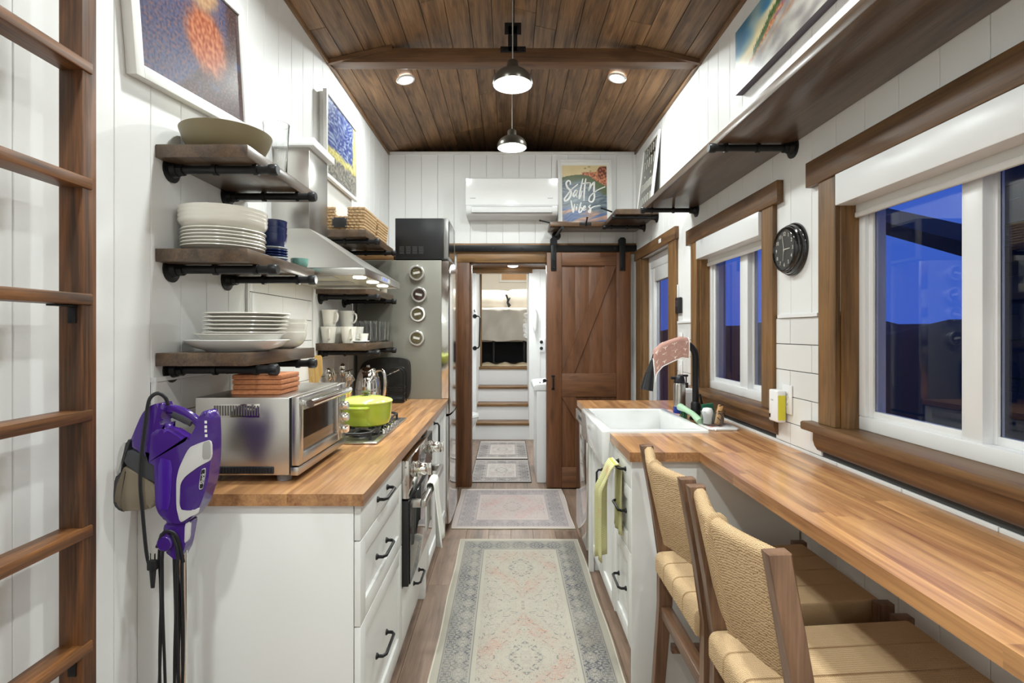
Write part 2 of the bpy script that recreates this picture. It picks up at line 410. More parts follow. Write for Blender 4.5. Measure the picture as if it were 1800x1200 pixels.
# collar beam with its end blocks and black strap
bm_ = thing('ceiling_beam', (XM, 3.13, 2.97), 'dark stained timber cross beam spanning the room under the plank ceiling', 'beam')
MB().box(XL+.001, 3.087, 2.97, XR-.001, 3.173, 3.054, bev=.003).build('beam', BEAMX, bm_)
for s, X in ((1, XL), (-1, XR)):
    xa, xb = X+s*.002, X+s*.385
    p = [(xa, 3.054), (xa, zceil(xa)-.005 if 0 else zceil(X)-.004), (xb, zceil(xb)-.005), (xb, zceil(xb)-.03), (X+s*.24, 3.054)] if 0 else \
        [(xa, zceil(xa)-.028), (xa, zceil(xa)-.003), (xb, zceil(xb)-.003), (xb, zceil(xb)-.028)]
    MB().prism(p, 'y', 3.070, 3.095).build('end_block', BEAMX, bm_, smooth=0)
sb = MB(); sb.box(.0, 3.080, 3.03, .055, 3.0865, 3.18, bev=.002).box(-.045, 3.080, 3.025, .105, 3.0865, 3.06, bev=.002).box(-.02, 3.08, 3.13, .078, 3.0865, 3.2, bev=.002)
sb = sb.build('strap_plate', BLACK, bm_)
for x_ in (-.03, .09): MB().lathe([(.001, -.006), (.008, -.006), (.009, 0)], (x_, 3.080, 3.042), 10, 'y').build('bolt', BLACK, sb)
# recessed lights
LAMPE = mat('lamp_glow', (1, .97, .9), .4, emit=14, ecol=(1, .96, .88))
g = 'round recessed ceiling downlights'
for i, (x, y) in enumerate(DOWN):
    if i > 1 and y > 2.9: continue
    lab = {0: 'round recessed downlight in the ceiling slope on the left of the pendants', 1: 'round recessed downlight in the ceiling slope on the right of the pendants'}.get(i)
    if i > 3: lab = ['', '', '', '', 'round recessed downlight over the ladder end of the left worktop, out of frame', 'round recessed downlight over the near chair side of the room, out of frame', 'round recessed downlight behind the camera on the ladder wall side', 'round recessed downlight behind the camera on the window wall side'][i]
    elif i == 2: lab = 'round recessed downlight above the left worktop, nearer than the beam'
    elif i == 3: lab = 'round recessed downlight above the desk, nearer than the beam'
    t = thing('downlight', (x, y, zceil(x)-.012), lab, 'light', g)
    s = 1 if x > XM else -1
    t.rotation_euler = (0, s*ang, 0)
    MB().lathe([(.046, -.001), (.050, -.006), (.060, -.006), (.062, .003), (.046, .003)], n=28).build('bezel', VINYL, t, local=True)
    MB().lathe([(.0001, -.002), (.047, -.002)], n=28).build('lens', LAMPE, t, local=True)
# ================================================================ WINDOWS
EXTGL = mat('window_glass', (1, 1, 1), 0, trans=1, ior=1.45)
def window(name, hole, xg, panes, mull):
    y0, z0, y1, z1 = hole
    r = struct(name, (XR, (y0+y1)/2, z0))
    cz = XR-.02
    # casing, head, stool and apron
    piece('side_casing', (.020, .098, z1-z0+.02), TRIMZ, r, (cz, y1, z0), .002, name)
    piece('side_casing', (.020, .098, z1-z0+.02), TRIMZ, r, (cz, y0-.098, z0), .002, name)
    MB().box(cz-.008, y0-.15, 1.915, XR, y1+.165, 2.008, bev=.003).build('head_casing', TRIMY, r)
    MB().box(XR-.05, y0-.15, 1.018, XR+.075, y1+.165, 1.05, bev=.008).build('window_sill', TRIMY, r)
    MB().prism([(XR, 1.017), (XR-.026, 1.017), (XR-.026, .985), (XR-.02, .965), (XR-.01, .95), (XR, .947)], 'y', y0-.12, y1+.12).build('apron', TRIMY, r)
    # reveals
    MB().box(XR, y1-.012, z0, XR+.075, y1, z1).build('reveal_board', TRIMZ, r, smooth=0)
    MB().box(XR, y0, z0, XR+.075, y0+.012, z1).build('reveal_board', TRIMZ, r, smooth=0)
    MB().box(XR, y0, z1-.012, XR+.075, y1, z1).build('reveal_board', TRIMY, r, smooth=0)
    # vinyl frame
    f = MB(); e = .045; xa, xb = XR+.055, XR+.13
    f.box(xa, y0, z0, xb, y1, z0+e, bev=.003).box(xa, y0, z1-.055, xb, y1, z1, bev=.003).box(xa, y1-.04, z0+e, xb, y1, z1-.05, bev=.003).box(xa, y0, z0+e, xb, y0+.04, z1-.05, bev=.003)
    f.box(xa+.008, mull[0], z0+e-.01, xb-.01, mull[1], z1-.05, bev=.003)
    f.build('window_frame', VINYL, r)
    for (a, b, xo) in panes:
        s_ = MB(); q = .022
        s_.box(xo, a, z0+e, xo+.022, a+q, z1-.05, bev=.002).box(xo, b-q, z0+e, xo+.022, b, z1-.05, bev=.002).box(xo+.0005, a+q, z0+e, xo+.022, b-q, z0+e+q, bev=.001).box(xo+.0005, a+q, z1-.05-q, xo+.022, b-q, z1-.05, bev=.001)
        s_ = s_.build('sash', VINYL, r)
        MB().box(xo+.008, a+q, z0+e+q, xo+.014, b-q, z1-.05-q).build('pane', EXTGL, s_, smooth=0)
    return r
window('window_1', W1, 0, [(.66, 1.335, XR+.09), (1.37, 1.752, XR+.068)], (1.325, 1.385))
window('window_2', W2, 0, [(2.35, 2.64, XR+.09), (2.70, 3.07, XR+.068)], (2.625, 2.71))
def blind(hole, lab):
    y0, z0, y1, z1 = hole
    t = thing('roller_blind', (XR, (y0+y1)/2, 1.8), lab, 'blind', 'white roller blinds drawn up in their window heads')
    MB().box(XR-.028, y0+.012, 1.808, XR+.04, y1-.012, 1.914, bev=.003).build('cassette', VINYL, t)
    MB().box(XR+.042, y0+.012, 1.775, XR+.0445, y1-.014, 1.85).build('shade_fabric', mat('blind_fabric', (.75, .75, .73), .8), t, smooth=0)
    MB().box(XR+.036, y0+.012, 1.765, XR+.05, y1-.014, 1.785, bev=.005).build('hem_bar', VINYL, t)
blind(W1, 'white roller blind drawn up in the large near window over the desk'); blind(W2, 'white roller blind drawn up in the window behind the sink')
# glazed side door
d = struct('door_2', (XR, 4.05, 0)); y0, _, y1, z1 = D2
piece('side_casing', (.02, .16, 2.0), TRIMZ, d, (XR-.02, y0-.16, 0), .002)
piece('side_casing', (.02, .145, 2.0), TRIMZ, d, (XR-.02, y1, 0), .002)
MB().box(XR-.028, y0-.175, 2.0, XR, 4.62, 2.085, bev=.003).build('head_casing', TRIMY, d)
for a, b in ((y1-.012, y1), (y0, y0+.012)): MB().box(XR, a, 0, XR+.07, b, z1).build('reveal_board', TRIMZ, d, smooth=0)
f = MB(); f.box(XR+.05, y0+.012, 0, XR+.11, y0+.07, z1, bev=.003).box(XR+.05, y1-.07, 0, XR+.11, y1-.012, z1, bev=.003).box(XR+.05, y0+.07, 1.90, XR+.11, y1-.07, z1, bev=.003)
f.build('door_frame', VINYL, d)
f = MB(); f.box(XR+.055, y0+.07, .02, XR+.10, y0+.17, 1.9, bev=.003).box(XR+.055, y1-.17, .02, XR+.10, y1-.07, 1.9, bev=.003).box(XR+.055, y0+.17, 1.79, XR+.10, y1-.17, 1.9, bev=.003).box(XR+.055, y0+.17, .02, XR+.10, y1-.17, .2, bev=.003)
lf = f.build('door_leaf', VINYL, d); MB().box(XR+.075, y0+.17, .2, XR+.081, y1-.17, 1.79).build('pane', EXTGL, lf, smooth=0)
MB().box(XR-.026, 3.80, 2.03, XR-.029, 3.86, 2.06, bev=.001).build('sensor', VINYL, d)
# ================================================================ DOORWAY TRIM, TRACK, BARN DOOR
d1 = struct('door_1', (0, YB, 0))
JAMBZ = wood('jamb_wood', rgb((70, 42, 24)), rgb((124, 80, 48)), 'z', .42, .1)
MB().box(-.456, YB-.022, 0, -.342, YB, 1.995, bev=.003).build('side_casing', JAMBZ, d1)
MB().box(-.456, YB-.024, 1.995, .36, YB, 2.072, bev=.003).build('head_casing', TRIMX, d1)
MB().box(DX0, YB-.005, 0, DX0+.014, YB+.12, 2.0).box(DX1-.014, YB-.005, 0, DX1, YB+.12, 2.0).box(DX0, YB-.005, 1.986, DX1, YB+.12, 2.0).build('jamb', JAMBZ, d1, smooth=0)
o = MB().box(-.50, YB-.026, 2.072, XR-.001, YB, 2.165, bev=.002).build('trim_4', TRIMX); o['kind'] = 'structure'
bd = thing('barn_door', (.71, YB-.07, 0), 'sliding brown wooden barn door with Z bracing, hung open right of the doorway', 'door')
bx0, bx1, ya, yb_ = .340, 1.076, YB-.072, YB-.040
Zt, Zb = 2.075, .012
random.seed(9)
for (a, b) in ((bx0, bx0+.13), (bx1-.125, bx1)): MB().box(a, ya-.012, Zb, b, yb_, Zt, bev=.003).build('stile', DOORW, bd)
n = 4; pw = (bx1-.125-bx0-.13)/n
for i in range(n):
    a = bx0+.13+i*pw; MB().box(a+.0003, ya+.006, Zb, a+pw-.0003, yb_-.004, Zt, bev=.0008).build('panel_board', DOORW, bd)
for za, zb2 in ((Zt-.115, Zt), (.81, 1.015), (Zb, Zb+.18)): MB().box(bx0+.131, ya-.010, za, bx1-.126, yb_, zb2, bev=.003).build('rail', DOORX, bd)
xa, xb = bx0+.132, bx1-.127
MB().prism([(xa+.0, 1.016), (xa+.11, 1.016), (xb, Zt-.117), (xb-.1, Zt-.117)], 'y', ya-.008, ya+.008).build('brace', DOORW, bd, smooth=0)
MB().prism([(xa, .809), (xa+.12, .809), (xb, Zb+.182), (xb-.11, Zb+.182)][::1], 'y', ya-.008, ya+.008).build('brace', DOORW, bd, smooth=0)
h = MB(); h.tube([(bx0+.055, ya-.014, .885), (bx0+.055, ya-.045, .895), (bx0+.055, ya-.045, .975), (bx0+.055, ya-.014, .985)], .007).box(bx0+.040, ya-.017, .985, bx0+.07, ya-.011, 1.0, bev=.002).box(bx0+.040, ya-.017, .872, bx0+.07, ya-.011, .885, bev=.002)
h.build('handle', BLACK, bd)
tr = thing('door_track', (.3, YB-.04, 2.12), 'black steel barn door rail running along the brown header board', 'rail')
MB().box(-.48, YB-.05, 2.09, XR-.002, YB-.042, 2.145, bev=.001).build('rail', BLACK, tr)
for x_ in (-.38, -.13, .12, .6, .95): MB().lathe([(.0005, -.058), (.010, -.058), (.011, -.052), (.011, -.028)], (x_, YB, 2.118), 10, 'y').build('bolt', BLACK, tr)
for x_ in (.40, 1.0):
    hg = MB().box(x_-.024, YB-.094, 1.915, x_+.024, YB-.086, 2.175, bev=.002).prism([(x_-.03, 2.14), (x_-.03, 2.19), (x_-.015, 2.205), (x_+.015, 2.205), (x_+.03, 2.19), (x_+.03, 2.14)], 'y', YB-.096, YB-.055).build('hanger_strap', BLACK, bd)
    for z_ in (1.94, 2.01): MB().lathe([(.0005, -.008), (.008, -.008), (.010, 0)], (x_, YB-.094, z_), 10, 'y').build('bolt', BLACK, hg)
# ================================================================ BATHROOM AND STAIRS BEYOND
mw = mat('bath_white', (.84, .84, .84), .5)
def sbox(name, *a, m=mw, bev=0):
    o = MB().box(*a, bev=bev).build(name, m, smooth=0); o['kind'] = 'structure'; return o
YS = 6.70
lw = mat('loft_dark', (.10, .09, .08), .8)
sbox('wall_sky_block_end', -1.3, YE+.02, 2.27, 1.4, YE+.08, 3.5, m=lw); sbox('wall_sky_block_left', -1.20, YB+.085, 2.27, -1.10, YE+.02, 3.5, m=lw); sbox('wall_sky_block_right', 1.16, YB+.085, 2.27, 1.26, YE+.02, 3.5, m=lw); sbox('floor_loft', -1.2, YB+.101, 2.262, 1.26, YE+.02, 2.30, m=lw)  # unseen loft walls added to keep blue sky light off the plank ceiling
sbox('wall_bath_left', -1.17, YB+.1, 0, -1.07, YS+.1, 2.3); sbox('wall_bath_right', .62, YB+.1, 0, .72, YS+.1, 2.3)
wbe = struct('wall_bath_end', (0, YS, 0))
MB().box(-1.1, YS+.01, 0, -.41, YS+.1, 2.3).box(.27, YS+.01, 0, .62, YS+.1, 2.3).build('backing', mw, wbe, smooth=0)
for a in (-.41-.145*4, -.41-.145*3, -.41-.145*2, -.41-.145, .27, .415): piece('wall_board', (.142, .01, 2.2), WALLM, wbe, (a+.001, YS, 0), .002)
cb = MB().box(-1.1, YB+.1, 2.2, .7, YS+.1, 2.26).build('ceiling_bath', BEAMX, smooth=0); cb['kind'] = 'structure'
for yy in (6.25, 6.69): piece('ceiling_strip', (1.1, .03, .02), BEAMX, cb, (-.5, yy, 2.18), .002)
MB().box(-.45, YS-.02, 2.13, .31, YS+.10, 2.2, bev=.003).build('header', TRIMX, wbe)
t = thing('flush_light', (.06, 6.45, 2.2), 'round flush ceiling light glowing beyond the doorway', 'light')
MB().lathe([(.001, -.022), (.05, -.02), (.062, -.012), (.065, 0)], (.06, 6.45, 2.199)).build('lens', LAMPE, t)
area('bath_light', (.06, 6.2, 2.15), .2, 13, (.93, 1, 1)); area('bath_light', (-.2, 5.3, 2.15), .2, 11, (.93, 1, 1))
st = thing('staircase', (-.07, YS, 0), 'white stairs with brown wooden treads climbing to the bedroom', 'stairs')
ys = [YS, YS+.24, YS+.48, YS+.72]; zs = [.215, .425, .63, .885]
sx0, sx1 = -.41, .27
for i in range(4):
    zb = 0 if i == 0 else zs[i-1]
    MB().box(sx0, ys[i]+.012, zb, sx1, ys[i]+.03, zs[i]-.03).build('riser', mw, st, smooth=0)
    if i < 3: MB().box(sx0, ys[i]-.012, zs[i]-.032, sx1, ys[i+1]+.012, zs[i], bev=.004).build('tread', TRIMX, st)
MB().box(-.46, ys[3]-.012, zs[3]-.035, .33, ys[3]+.12, zs[3], bev=.004).build('tread', TRIMX, st)
for xa, xb, nm in ((sx0-.1, sx0, 'wall_stair_left'), (sx1, sx1+.1, 'wall_stair_right')): sbox(nm, xa, YS+.10, 0, xb, ys[3]+.1, 2.6)
# bedroom
cw = mat('bedroom_cream', (.78, .74, .66), .6)
sbox('floor_bedroom', -1.2, ys[3]+.1, .80, 1.2, 10.4, .879, m=FLOORW)
sbox('wall_bedroom_back', -1.2, 10.3, .8, 1.2, 10.4, 3.0, m=cw); sbox('wall_bedroom_left', -1.3, 7.5, .8, -1.2, 10.4, 3.0, m=cw); sbox('wall_bedroom_right', 1.2, 7.5, .8, 1.3, 10.4, 3.0, m=cw)
sbox('ceiling_bedroom', -1.3, 6.9, 2.95, 1.3, 10.4, 3.0, m=cw)
sbox('wall_bedroom_front', -1.3, 7.42, 2.45, 1.3, 7.52, 3.0, m=mw)
fj = struct('trim_5'); MB().box(-.40, 7.44, .885, -.375, 7.53, 2.5).box(.29, 7.44, .885, .32, 7.53, 2.5).build('casing', TRIMZ, fj, smooth=0)
sbox('wall_bedroom_front_left', -1.3, 7.43, .8, -.40, 7.52, 3.0); sbox('wall_bedroom_front_right', .32, 7.43, .8, 1.3, 7.52, 3.0)
area('bedroom_light', (0, 8.4, 2.9), .4, 42, (.97, .97, .92))
# exterior
gm = mat('dark_ground', (.02, .02, .015), .9)
go = MB().box(1.6, -12, -1.2, 60, 45, -.9).build('ground', gm, smooth=0); go['kind'] = 'structure'
hp = []
random.seed(2)
P = []
for i in range(30):
    y = -10+i*1.9; hgt = 1.42+.25*math.sin(i*.7)+.2*math.sin(i*1.9)+(.1 if i > 12 else 0)
    P.append([(9, y, -1), (12, y, hgt*.75), (14, y, hgt+.2*random.random()), (20, y, hgt*1.1)])
o = MB().grid(P).build('hill', mat('dusk_hill', (.055, .04, .02), .95)); o['kind'] = 'structure'
# ================================================================ LADDER
ld = thing('ladder', (-.965, .9, 0), 'brown stained timber loft ladder with flat treads fixed against the left wall', 'ladder')
for (a, b) in ((1.156, 1.196), (.62, .66)): MB().box(-.993, a, 0, -.940, b, 2.75, bev=.002).build('stringer', LADW, ld)
for i in range(-5, 6):
    z = 1.452-.2595*i
    if z < .1 or z > 2.72: continue
    MB().box(-.992, .655, z-.012, -.936, 1.182, z+.013, bev=.003).build('tread', RUNGW, ld)
for z in (1.452-.013, 1.452-.2595*3-.013):
    k = MB().box(-.972, 1.10, z-.004, -.950, 1.155, z, bev=.001).box(-.970, 1.1515, z-.040, -.952, 1.1555, z, bev=.001)
    k.build('metal_bracket', BLACK, ld)
# ================================================================ WALL SHELVES (left)
def pipe_bracket(y, z, x_wall, x_end, parent):
    s = 1 if x_end > x_wall else -1
    b = MB(); r = .0145
    b.lathe([(.0001, 0), (.040, 0), (.041, s*.006), (.026, s*.009), (.022, s*.024), (.0001, s*.024)], (x_wall, y, z), 20, 'x')
    b.cyl((x_wall+s*.01, y, z), (x_end-s*.01, y, z), r*.92, n=14)
    L_ = abs(x_end-x_wall)
    for q in (.42, .80): b.cyl((x_wall+s*L_*q-.006, y, z), (x_wall+s*L_*q+.006, y, z), r*1.22, n=14)
    b.lathe([(.0001, s*.0), (r*1.2, 0), (r*1.28, s*.004), (r*1.28, s*.022), (r*1.05, s*.027), (.0001, s*.027)], (x_end-s*.026, y, z), 14, 'x')
    b.lathe([(.0001, 0), (r*1.35, 0), (r*1.35, s*.02), (.0001, s*.02)], (x_wall+s*.022, y, z), 8, 'x')
    return b.build('pipe_bracket', BLACK, parent)
def shelf(y0, y1, ztop, brs, lab, grp):
    t = thing('wall_shelf', (-.927, (y0+y1)/2, ztop-.04), lab, 'shelf', grp)
    MB().box(XL+.001, y0, ztop-.04, -.787, y1, ztop, bev=.002).build('board', SHELFW, t)
    for b in brs: pipe_bracket(b, ztop-.0555, XL, -.728, t)
    return t
g1 = 'near wall shelves over the toaster oven'; g2 = 'far wall shelves beside the fridge'
S1, S2, S3 = 1.947, 1.632, 1.316
shelf(1.581, 2.13, S1, (1.655, 1.983), 'near wooden pipe shelf holding the big olive bowl, topmost of its three', g1)
shelf(1.581, 2.13, S2, (1.655, 1.983), 'near wooden pipe shelf holding white plates and blue bowls, middle of its three', g1)
shelf(1.581, 2.13, S3, (1.655, 1.983), 'near wooden pipe shelf holding the serving platter, lowest of its three', g1)
shelf(2.896, 3.585, S1, (2.97, 3.40), 'far wooden pipe shelf holding woven baskets beside the microwave', g2)
shelf(2.896, 3.585, S2, (2.97, 3.40), 'far wooden pipe shelf partly hidden behind the range hood', g2)
shelf(2.896, 3.585, S3, (2.97, 3.40), 'far wooden pipe shelf holding mugs and glass jars', g2)
# ================================================================ LEFT BASE CABINETS AND WORKTOP
CT = .919; FXL = -.425  # worktop height, cabinet front plane
def butcher(root, x0, x1, y0, y1, z0, z1, w=.044, seed=1, mt=None, rim=True):
    random.seed(seed); n = max(1, round((x1-x0)/w)); w = (x1-x0)/n
    for i in range(n):
        y = y0-random.uniform(0, .5)
        while y < y1-.001:
            ln = random.uniform(.35, .95); a, b = max(y, y0), min(y+ln, y1)
            if b-a > .001: 
                q = piece('stave', (w, b-a, z1-z0), mt or BUTCH, root, (x0+i*w, a, z0), 0, key=str(seed))
            y += ln
wt = thing('worktop', (-.74, 2.5, .88), 'oiled butcher block worktop of the left run, under toaster oven and hob', 'worktop')
HOB = (-1.0, 2.14, -.535, 2.765)
butcher(wt, XL+.001, -.4105, 1.487, 3.592, .885, CT, seed=4)
def shaker(parent, x, y0, y1, z0, z1, name, s=1, frame=.055, slab=False, mt=None):
    """front panel facing +x (s=1) or -x (s=-1) at plane x"""
    mt = mt or CABW; b = MB(); t = .018; xa = x-s*t
    if slab: b.box(xa, y0, z0, x, y1, z1, bev=.002)
    else:
        b.box(xa, y0, z0, x, y0+frame, z1, bev=.0015).box(xa, y1-frame, z0, x, y1, z1, bev=.0015).box(xa, y0+frame, z0, x, y1-frame, z0+frame, bev=.0015).box(xa, y0+frame, z1-frame, x, y1-frame, z1, bev=.0015)
        b.box(xa, y0+frame, z0+frame, x-s*.009, y1-frame, z1-frame)
    return b.build(name, mt, parent)
def bar_handle(parent, x, y, z, s=1, L=.13, vert=False, name='handle'):
    b = MB(); h = L/2; r = .0055; so = .03
    pts = [(0, -h), (so*.7, -h), (so, -h+.012), (so, h-.012), (so*.7, h), (0, h)]
    pts = [((x+s*a, y, z+c) if vert else (x+s*a, y+c, z)) for a, c in pts]
    b.tube(pts, r, 8)
    for c in (-h, h):
        p = (x, y, z+c) if vert else (x, y+c, z)
        b.lathe([(.0001, 0), (.010, 0), (.010, s*.003), (.006, s*.008)], p, 12, 'x')
    return b.build(name, BLACK, parent)
cab = thing('drawer_unit', (-.75, 1.8, 0), 'white three-drawer base cabinet under the toaster oven end of the left worktop', 'cabinet')
MB().box(XL+.001, 1.505, .0, -.445, 1.523, .884, bev=.001).build('side_panel', CABW, cab)
MB().box(XL+.002, 1.524, .09, -.447, 2.098, .884).build('body', CABW, cab, smooth=0)
MB().box(-.47, 1.524, .0, -.465, 2.098, .09).build('toe_kick', CABW, cab, smooth=0)
for (a, b, sl, hz) in ((.778, .878, True, .835), (.530, .774, False, .655), (.130, .526, False, .335)):
    d_ = shaker(cab, FXL, 1.508, 2.095, a, b, 'drawer', slab=sl); bar_handle(d_, FXL, 1.755 if not sl else 1.77, hz, L=.135)
MB().box(-.47, 1.505, 0, -.43, 1.54, .128, bev=.002).build('plinth_foot', CABW, cab)
# built in oven
ov = thing('oven', (-.72, 2.41, .3), 'built-in black glass oven with big chrome knobs under the hob', 'oven')
OG = mat('oven_glass', (.01, .01, .01), .03, coat=.5)
y0, y1 = 2.102, 2.75
MB().box(XL+.05, y0, .30, -.445, y1, .880).build('body', BLKP, ov, smooth=0)
MB().box(-.444, y0, .355, -.400, y1, .70, bev=.003).build('door', BLKP, ov)
MB().box(-.399, y0+.012, .36, -.3945, y1-.012, .69, bev=.001).build('glass_panel', OG, ov)
cp = MB().box(-.444, y0, .708, -.398, y1, .862, bev=.003).build('control_panel', STEELM, ov)
for yy in (2.22, 2.64):
    k = MB().lathe([(.0001, 0), (.030, 0), (.034, .006), (.034, .018), (.027, .024), (.024, .05), (.020, .055), (.0001, .055)], (-.398, yy, .80), 24, 'x').box(-.345, yy-.006, .775, -.325, yy+.006, .825, bev=.002)
    k.build('knob', CHROME, ov)
MB().box(-.3975, 2.36, .775, -.3965, 2.50, .825).build('clock_display', mat('display_black', (.005, .005, .006), .1), ov, smooth=0)
hd = MB().box(-.355, y0+.03, .662, -.335, y1-.03, .695, bev=.005).box(-.40, y0+.0305, .663, -.356, y0+.055, .694, bev=.003).box(-.40, y1-.055, .663, -.356, y1-.0305, .694, bev=.003)
hd.build('door_handle', STEEL, ov)
MB().box(-.3945, 2.30, .43, -.393, 2.36, .44).build('badge', STEEL, ov, smooth=0)
ou = thing('low_cabinet', (-.75, 2.42, 0), 'low white drawer below the built-in oven', 'cabinet')
MB().box(XL+.002, 2.102, .09, -.447, 2.75, .298).build('body', CABW, ou, smooth=0)
d_ = shaker(ou, FXL, 2.105, 2.748, .128, .345, 'drawer', slab=True); bar_handle(d_, FXL, 2.42, .25, L=.135)
MB().box(-.47, 2.103, .0, -.465, 2.75, .09).build('toe_kick', CABW, ou, smooth=0)
MB().box(-.47, 2.70, 0, -.43, 2.748, .127, bev=.002).build('plinth_foot', CABW, ou)
cu = thing('base_cabinet', (-.75, 3.1, 0), 'white shaker base cabinet between the oven and the fridge', 'cabinet')
MB().box(XL+.002, 2.753, .09, -.447, 3.588, .884).build('body', CABW, cu, smooth=0)
for a, b, hy in ((2.756, 3.17, 2.82), (3.174, 3.585, 3.2)):
    d_ = shaker(cu, FXL, a, b, .12, .878, 'door')
    if hy < 3: bar_handle(d_, FXL, 3.0, .78, L=.15, vert=True)
MB().box(-.47, 2.753, .0, -.465, 3.588, .09).build('toe_kick', CABW, cu, smooth=0)
MB().box(-.47, 3.54, 0, -.43, 3.585, .118, bev=.002).build('plinth_foot', CABW, cu)
# towel on oven handle
def cloth_mesh(P, th, name, m, label, cat, group=None):
    mb = MB(); Q = []
    nu, nv = len(P), len(P[0])
    mb.grid(P)
    bm = mb.bm; bm.normal_update()
    bmesh.ops.recalc_face_normals(bm, faces=bm.faces[:])
    o = single(mb, name, m, label, cat, group, smooth=80)
    md = o.modifiers.new('solid', 'SOLIDIFY'); md.thickness = th; md.offset = 0
    return o
P = []
for i in range(25):
    u = i/24; row = []
    for j in range(17):
        v = j/16; yy = 2.30+.17*v
        if u < .42: x_ = -.362-.012*math.sin(v*9)*.4*u; z_ = .50+(.70-.50)*u/.42
        elif u < .58: a = (u-.42)/.16*PI; x_ = -.345-.017*math.cos(a); z_ = .70+.012*math.sin(a)
        else: k = (u-.58)/.42; x_ = -.328+.022*k*(1+math.sin(v*11+1)*.7); z_ = .70-.27*k
        yy += .02*(1-min(1, abs(u-.5)*2.2))*(.5-v)*2+.012*abs(u-.5)*math.sin(v*14)
        row.append((x_, yy, z_-.02*abs(u-.5)*math.sin(v*7)))
    P.append(row)
cloth_mesh(P, .004, 'dish_towel', mat('towel_white', (.78, .77, .72), .95, bump=.5, bscale=300), 'white dish towel with dark hem hanging on the oven door handle', 'towel')
# ================================================================ HOB
hb = thing('gas_hob', (-.765, 2.45, CT), 'stainless four-burner gas hob set in the left worktop', 'hob')
HZ = CT+.001
MB().box(HOB[0], HOB[1], HZ, HOB[2], HOB[3], HZ+.008, bev=.004).box(HOB[0]+.02, HOB[1]+.02, HZ+.0078, HOB[2]-.02, HOB[3]-.02, HZ+.009).build('tray', STEEL, hb)
IR = mat('cast_iron', (.015, .015, .016), .55)
for (gx, gy, r) in ((-.64, 2.29, .04), (-.88, 2.29, .03), (-.64, 2.60, .03), (-.88, 2.60, .045)):
    bn = MB().lathe([(.0001, HZ+.026), (r*.7, HZ+.026), (r, HZ+.022), (r, HZ+.018), (r*1.25, HZ+.016), (r*1.3, HZ+.009)], (gx, gy, 0), 24)
    bn.build('burner', IR, hb); MB().lathe([(r*1.3, HZ+.0095), (r*1.75, HZ+.0095), (r*1.75, HZ+.0105), (r*1.3, HZ+.012)], (gx, gy, 0), 24).build('burner_ring', CHROME, hb)
for gy in (2.29, 2.60):
    gb = MB(); z0 = HZ+.038; x0, x1, ya, yb = -.985, -.575, gy-.135, gy+.135; c = .03
    out = [(x0+c, ya), (x1-c, ya), (x1, ya+c), (x1, yb-c), (x1-c, yb), (x0+c, yb), (x0, yb-c), (x0, ya+c)]
    gb.tube([(a, b, z0) for a, b in out], .006, 6, closed=True)
    for gx in (-.64, -.88):
        for dx, dy in ((1, 0), (-1, 0), (0, 1), (0, -1)):
            e = (gx+dx*.10, gy+dy*.135, z0); e = (max(x0, min(x1, e[0])), e[1], z0)
            gb.tube([e, (gx+dx*.03, gy+dy*.03, z0+.002)], .0055, 6)
    gb.tube([(-.76, ya, z0), (-.76, yb, z0)], .006, 6)
    for a, b in ((x0, ya+c), (x1, ya+c), (x0, yb-c), (x1, yb-c)): gb.tube([(a, b, z0), (a, b, HZ+.008)], .006, 6)
    gb.build('pan_support', IR, hb)
for i in range(4): MB().lathe([(.0001, HZ+.03), (.014, HZ+.03), (.017, HZ+.026), (.018, HZ+.01), (.022, HZ+.009)], (-.553, 2.33+i*.075, 0), 18).build('knob', CHROME, hb)
# ================================================================ RANGE HOOD
hdn = thing('range_hood', (-.83, 2.52, 1.61), 'stainless steel pyramid range hood with square chimney over the hob', 'range hood')
X0, XF, YA, YBh = XL+.001, -.592, 2.16, 2.87; ZL, ZM, ZT = 1.614, 1.645, 1.846
cx0, cxf, cya, cyb = XL+.001, -.897, 2.36, 2.60
mb = MB()
mb.box(cx0, cya, ZT-.01, cxf, cyb, 2.212, bev=.0015).build('chimney', STEEL, hdn)
mb = MB(); A = [(X0, YA, ZM), (XF, YA, ZM), (XF, YBh, ZM), (X0, YBh, ZM)]; B = [(cx0, cya, ZT), (cxf, cya, ZT), (cxf, cyb, ZT), (cx0, cyb, ZT)]
mb.grid([A, B], close_v=True, cap=True); mb.build('canopy', STEEL, hdn, smooth=0)
mb = MB()
for (a, b, c, d_) in ((X0, YA, XF, YA+.012), (X0, YBh-.012, XF, YBh), (XF-.012, YA+.0121, XF, YBh-.0121)): mb.box(a, b, ZL, c, d_, ZM-.0005, bev=.001)
mb.build('lip', STEEL, hdn)
un = MB().box(X0, YA+.013, ZL+.006, XF-.013, YBh-.013, ZL+.02).build('underside', mat('hood_cream_steel', (.62, .58, .48), .35, .6), hdn, smooth=0)
for yy in (2.28, 2.52, 2.74): MB().box(X0+.08, yy-.05, ZL+.003, XF-.16, yy+.05, ZL+.0055).build('filter', STEEL, un, smooth=0)
for yy in (2.30, 2.52, 2.72):
    MB().lathe([(.0001, 0), (.026, 0), (.028, .002)], (XF-.06, yy, ZL+.001), 20).build('lamp', LAMPE, un)
    area('hood_light', (XF-.06, yy, ZL-.004), .05, 1.6, (.95, 1, .95))
MB().box(X0+.10, 2.20, ZL-.001, X0+.13, 2.26, ZL+.003, bev=.001).build('catch', BLKP, un)
pn = MB().box(XF, 2.43, ZL+.006, XF+.0012, 2.62, ZL+.026)
pn = pn.build('button_panel', STEELM, hdn, smooth=0)
for i in range(4): MB().box(XF+.001, 2.47+i*.028, ZL+.009, XF+.0025, 2.482+i*.028, ZL+.022).build('button', mat('button_blue', (.2, .25, .6), .3, emit=.4), pn, smooth=0)
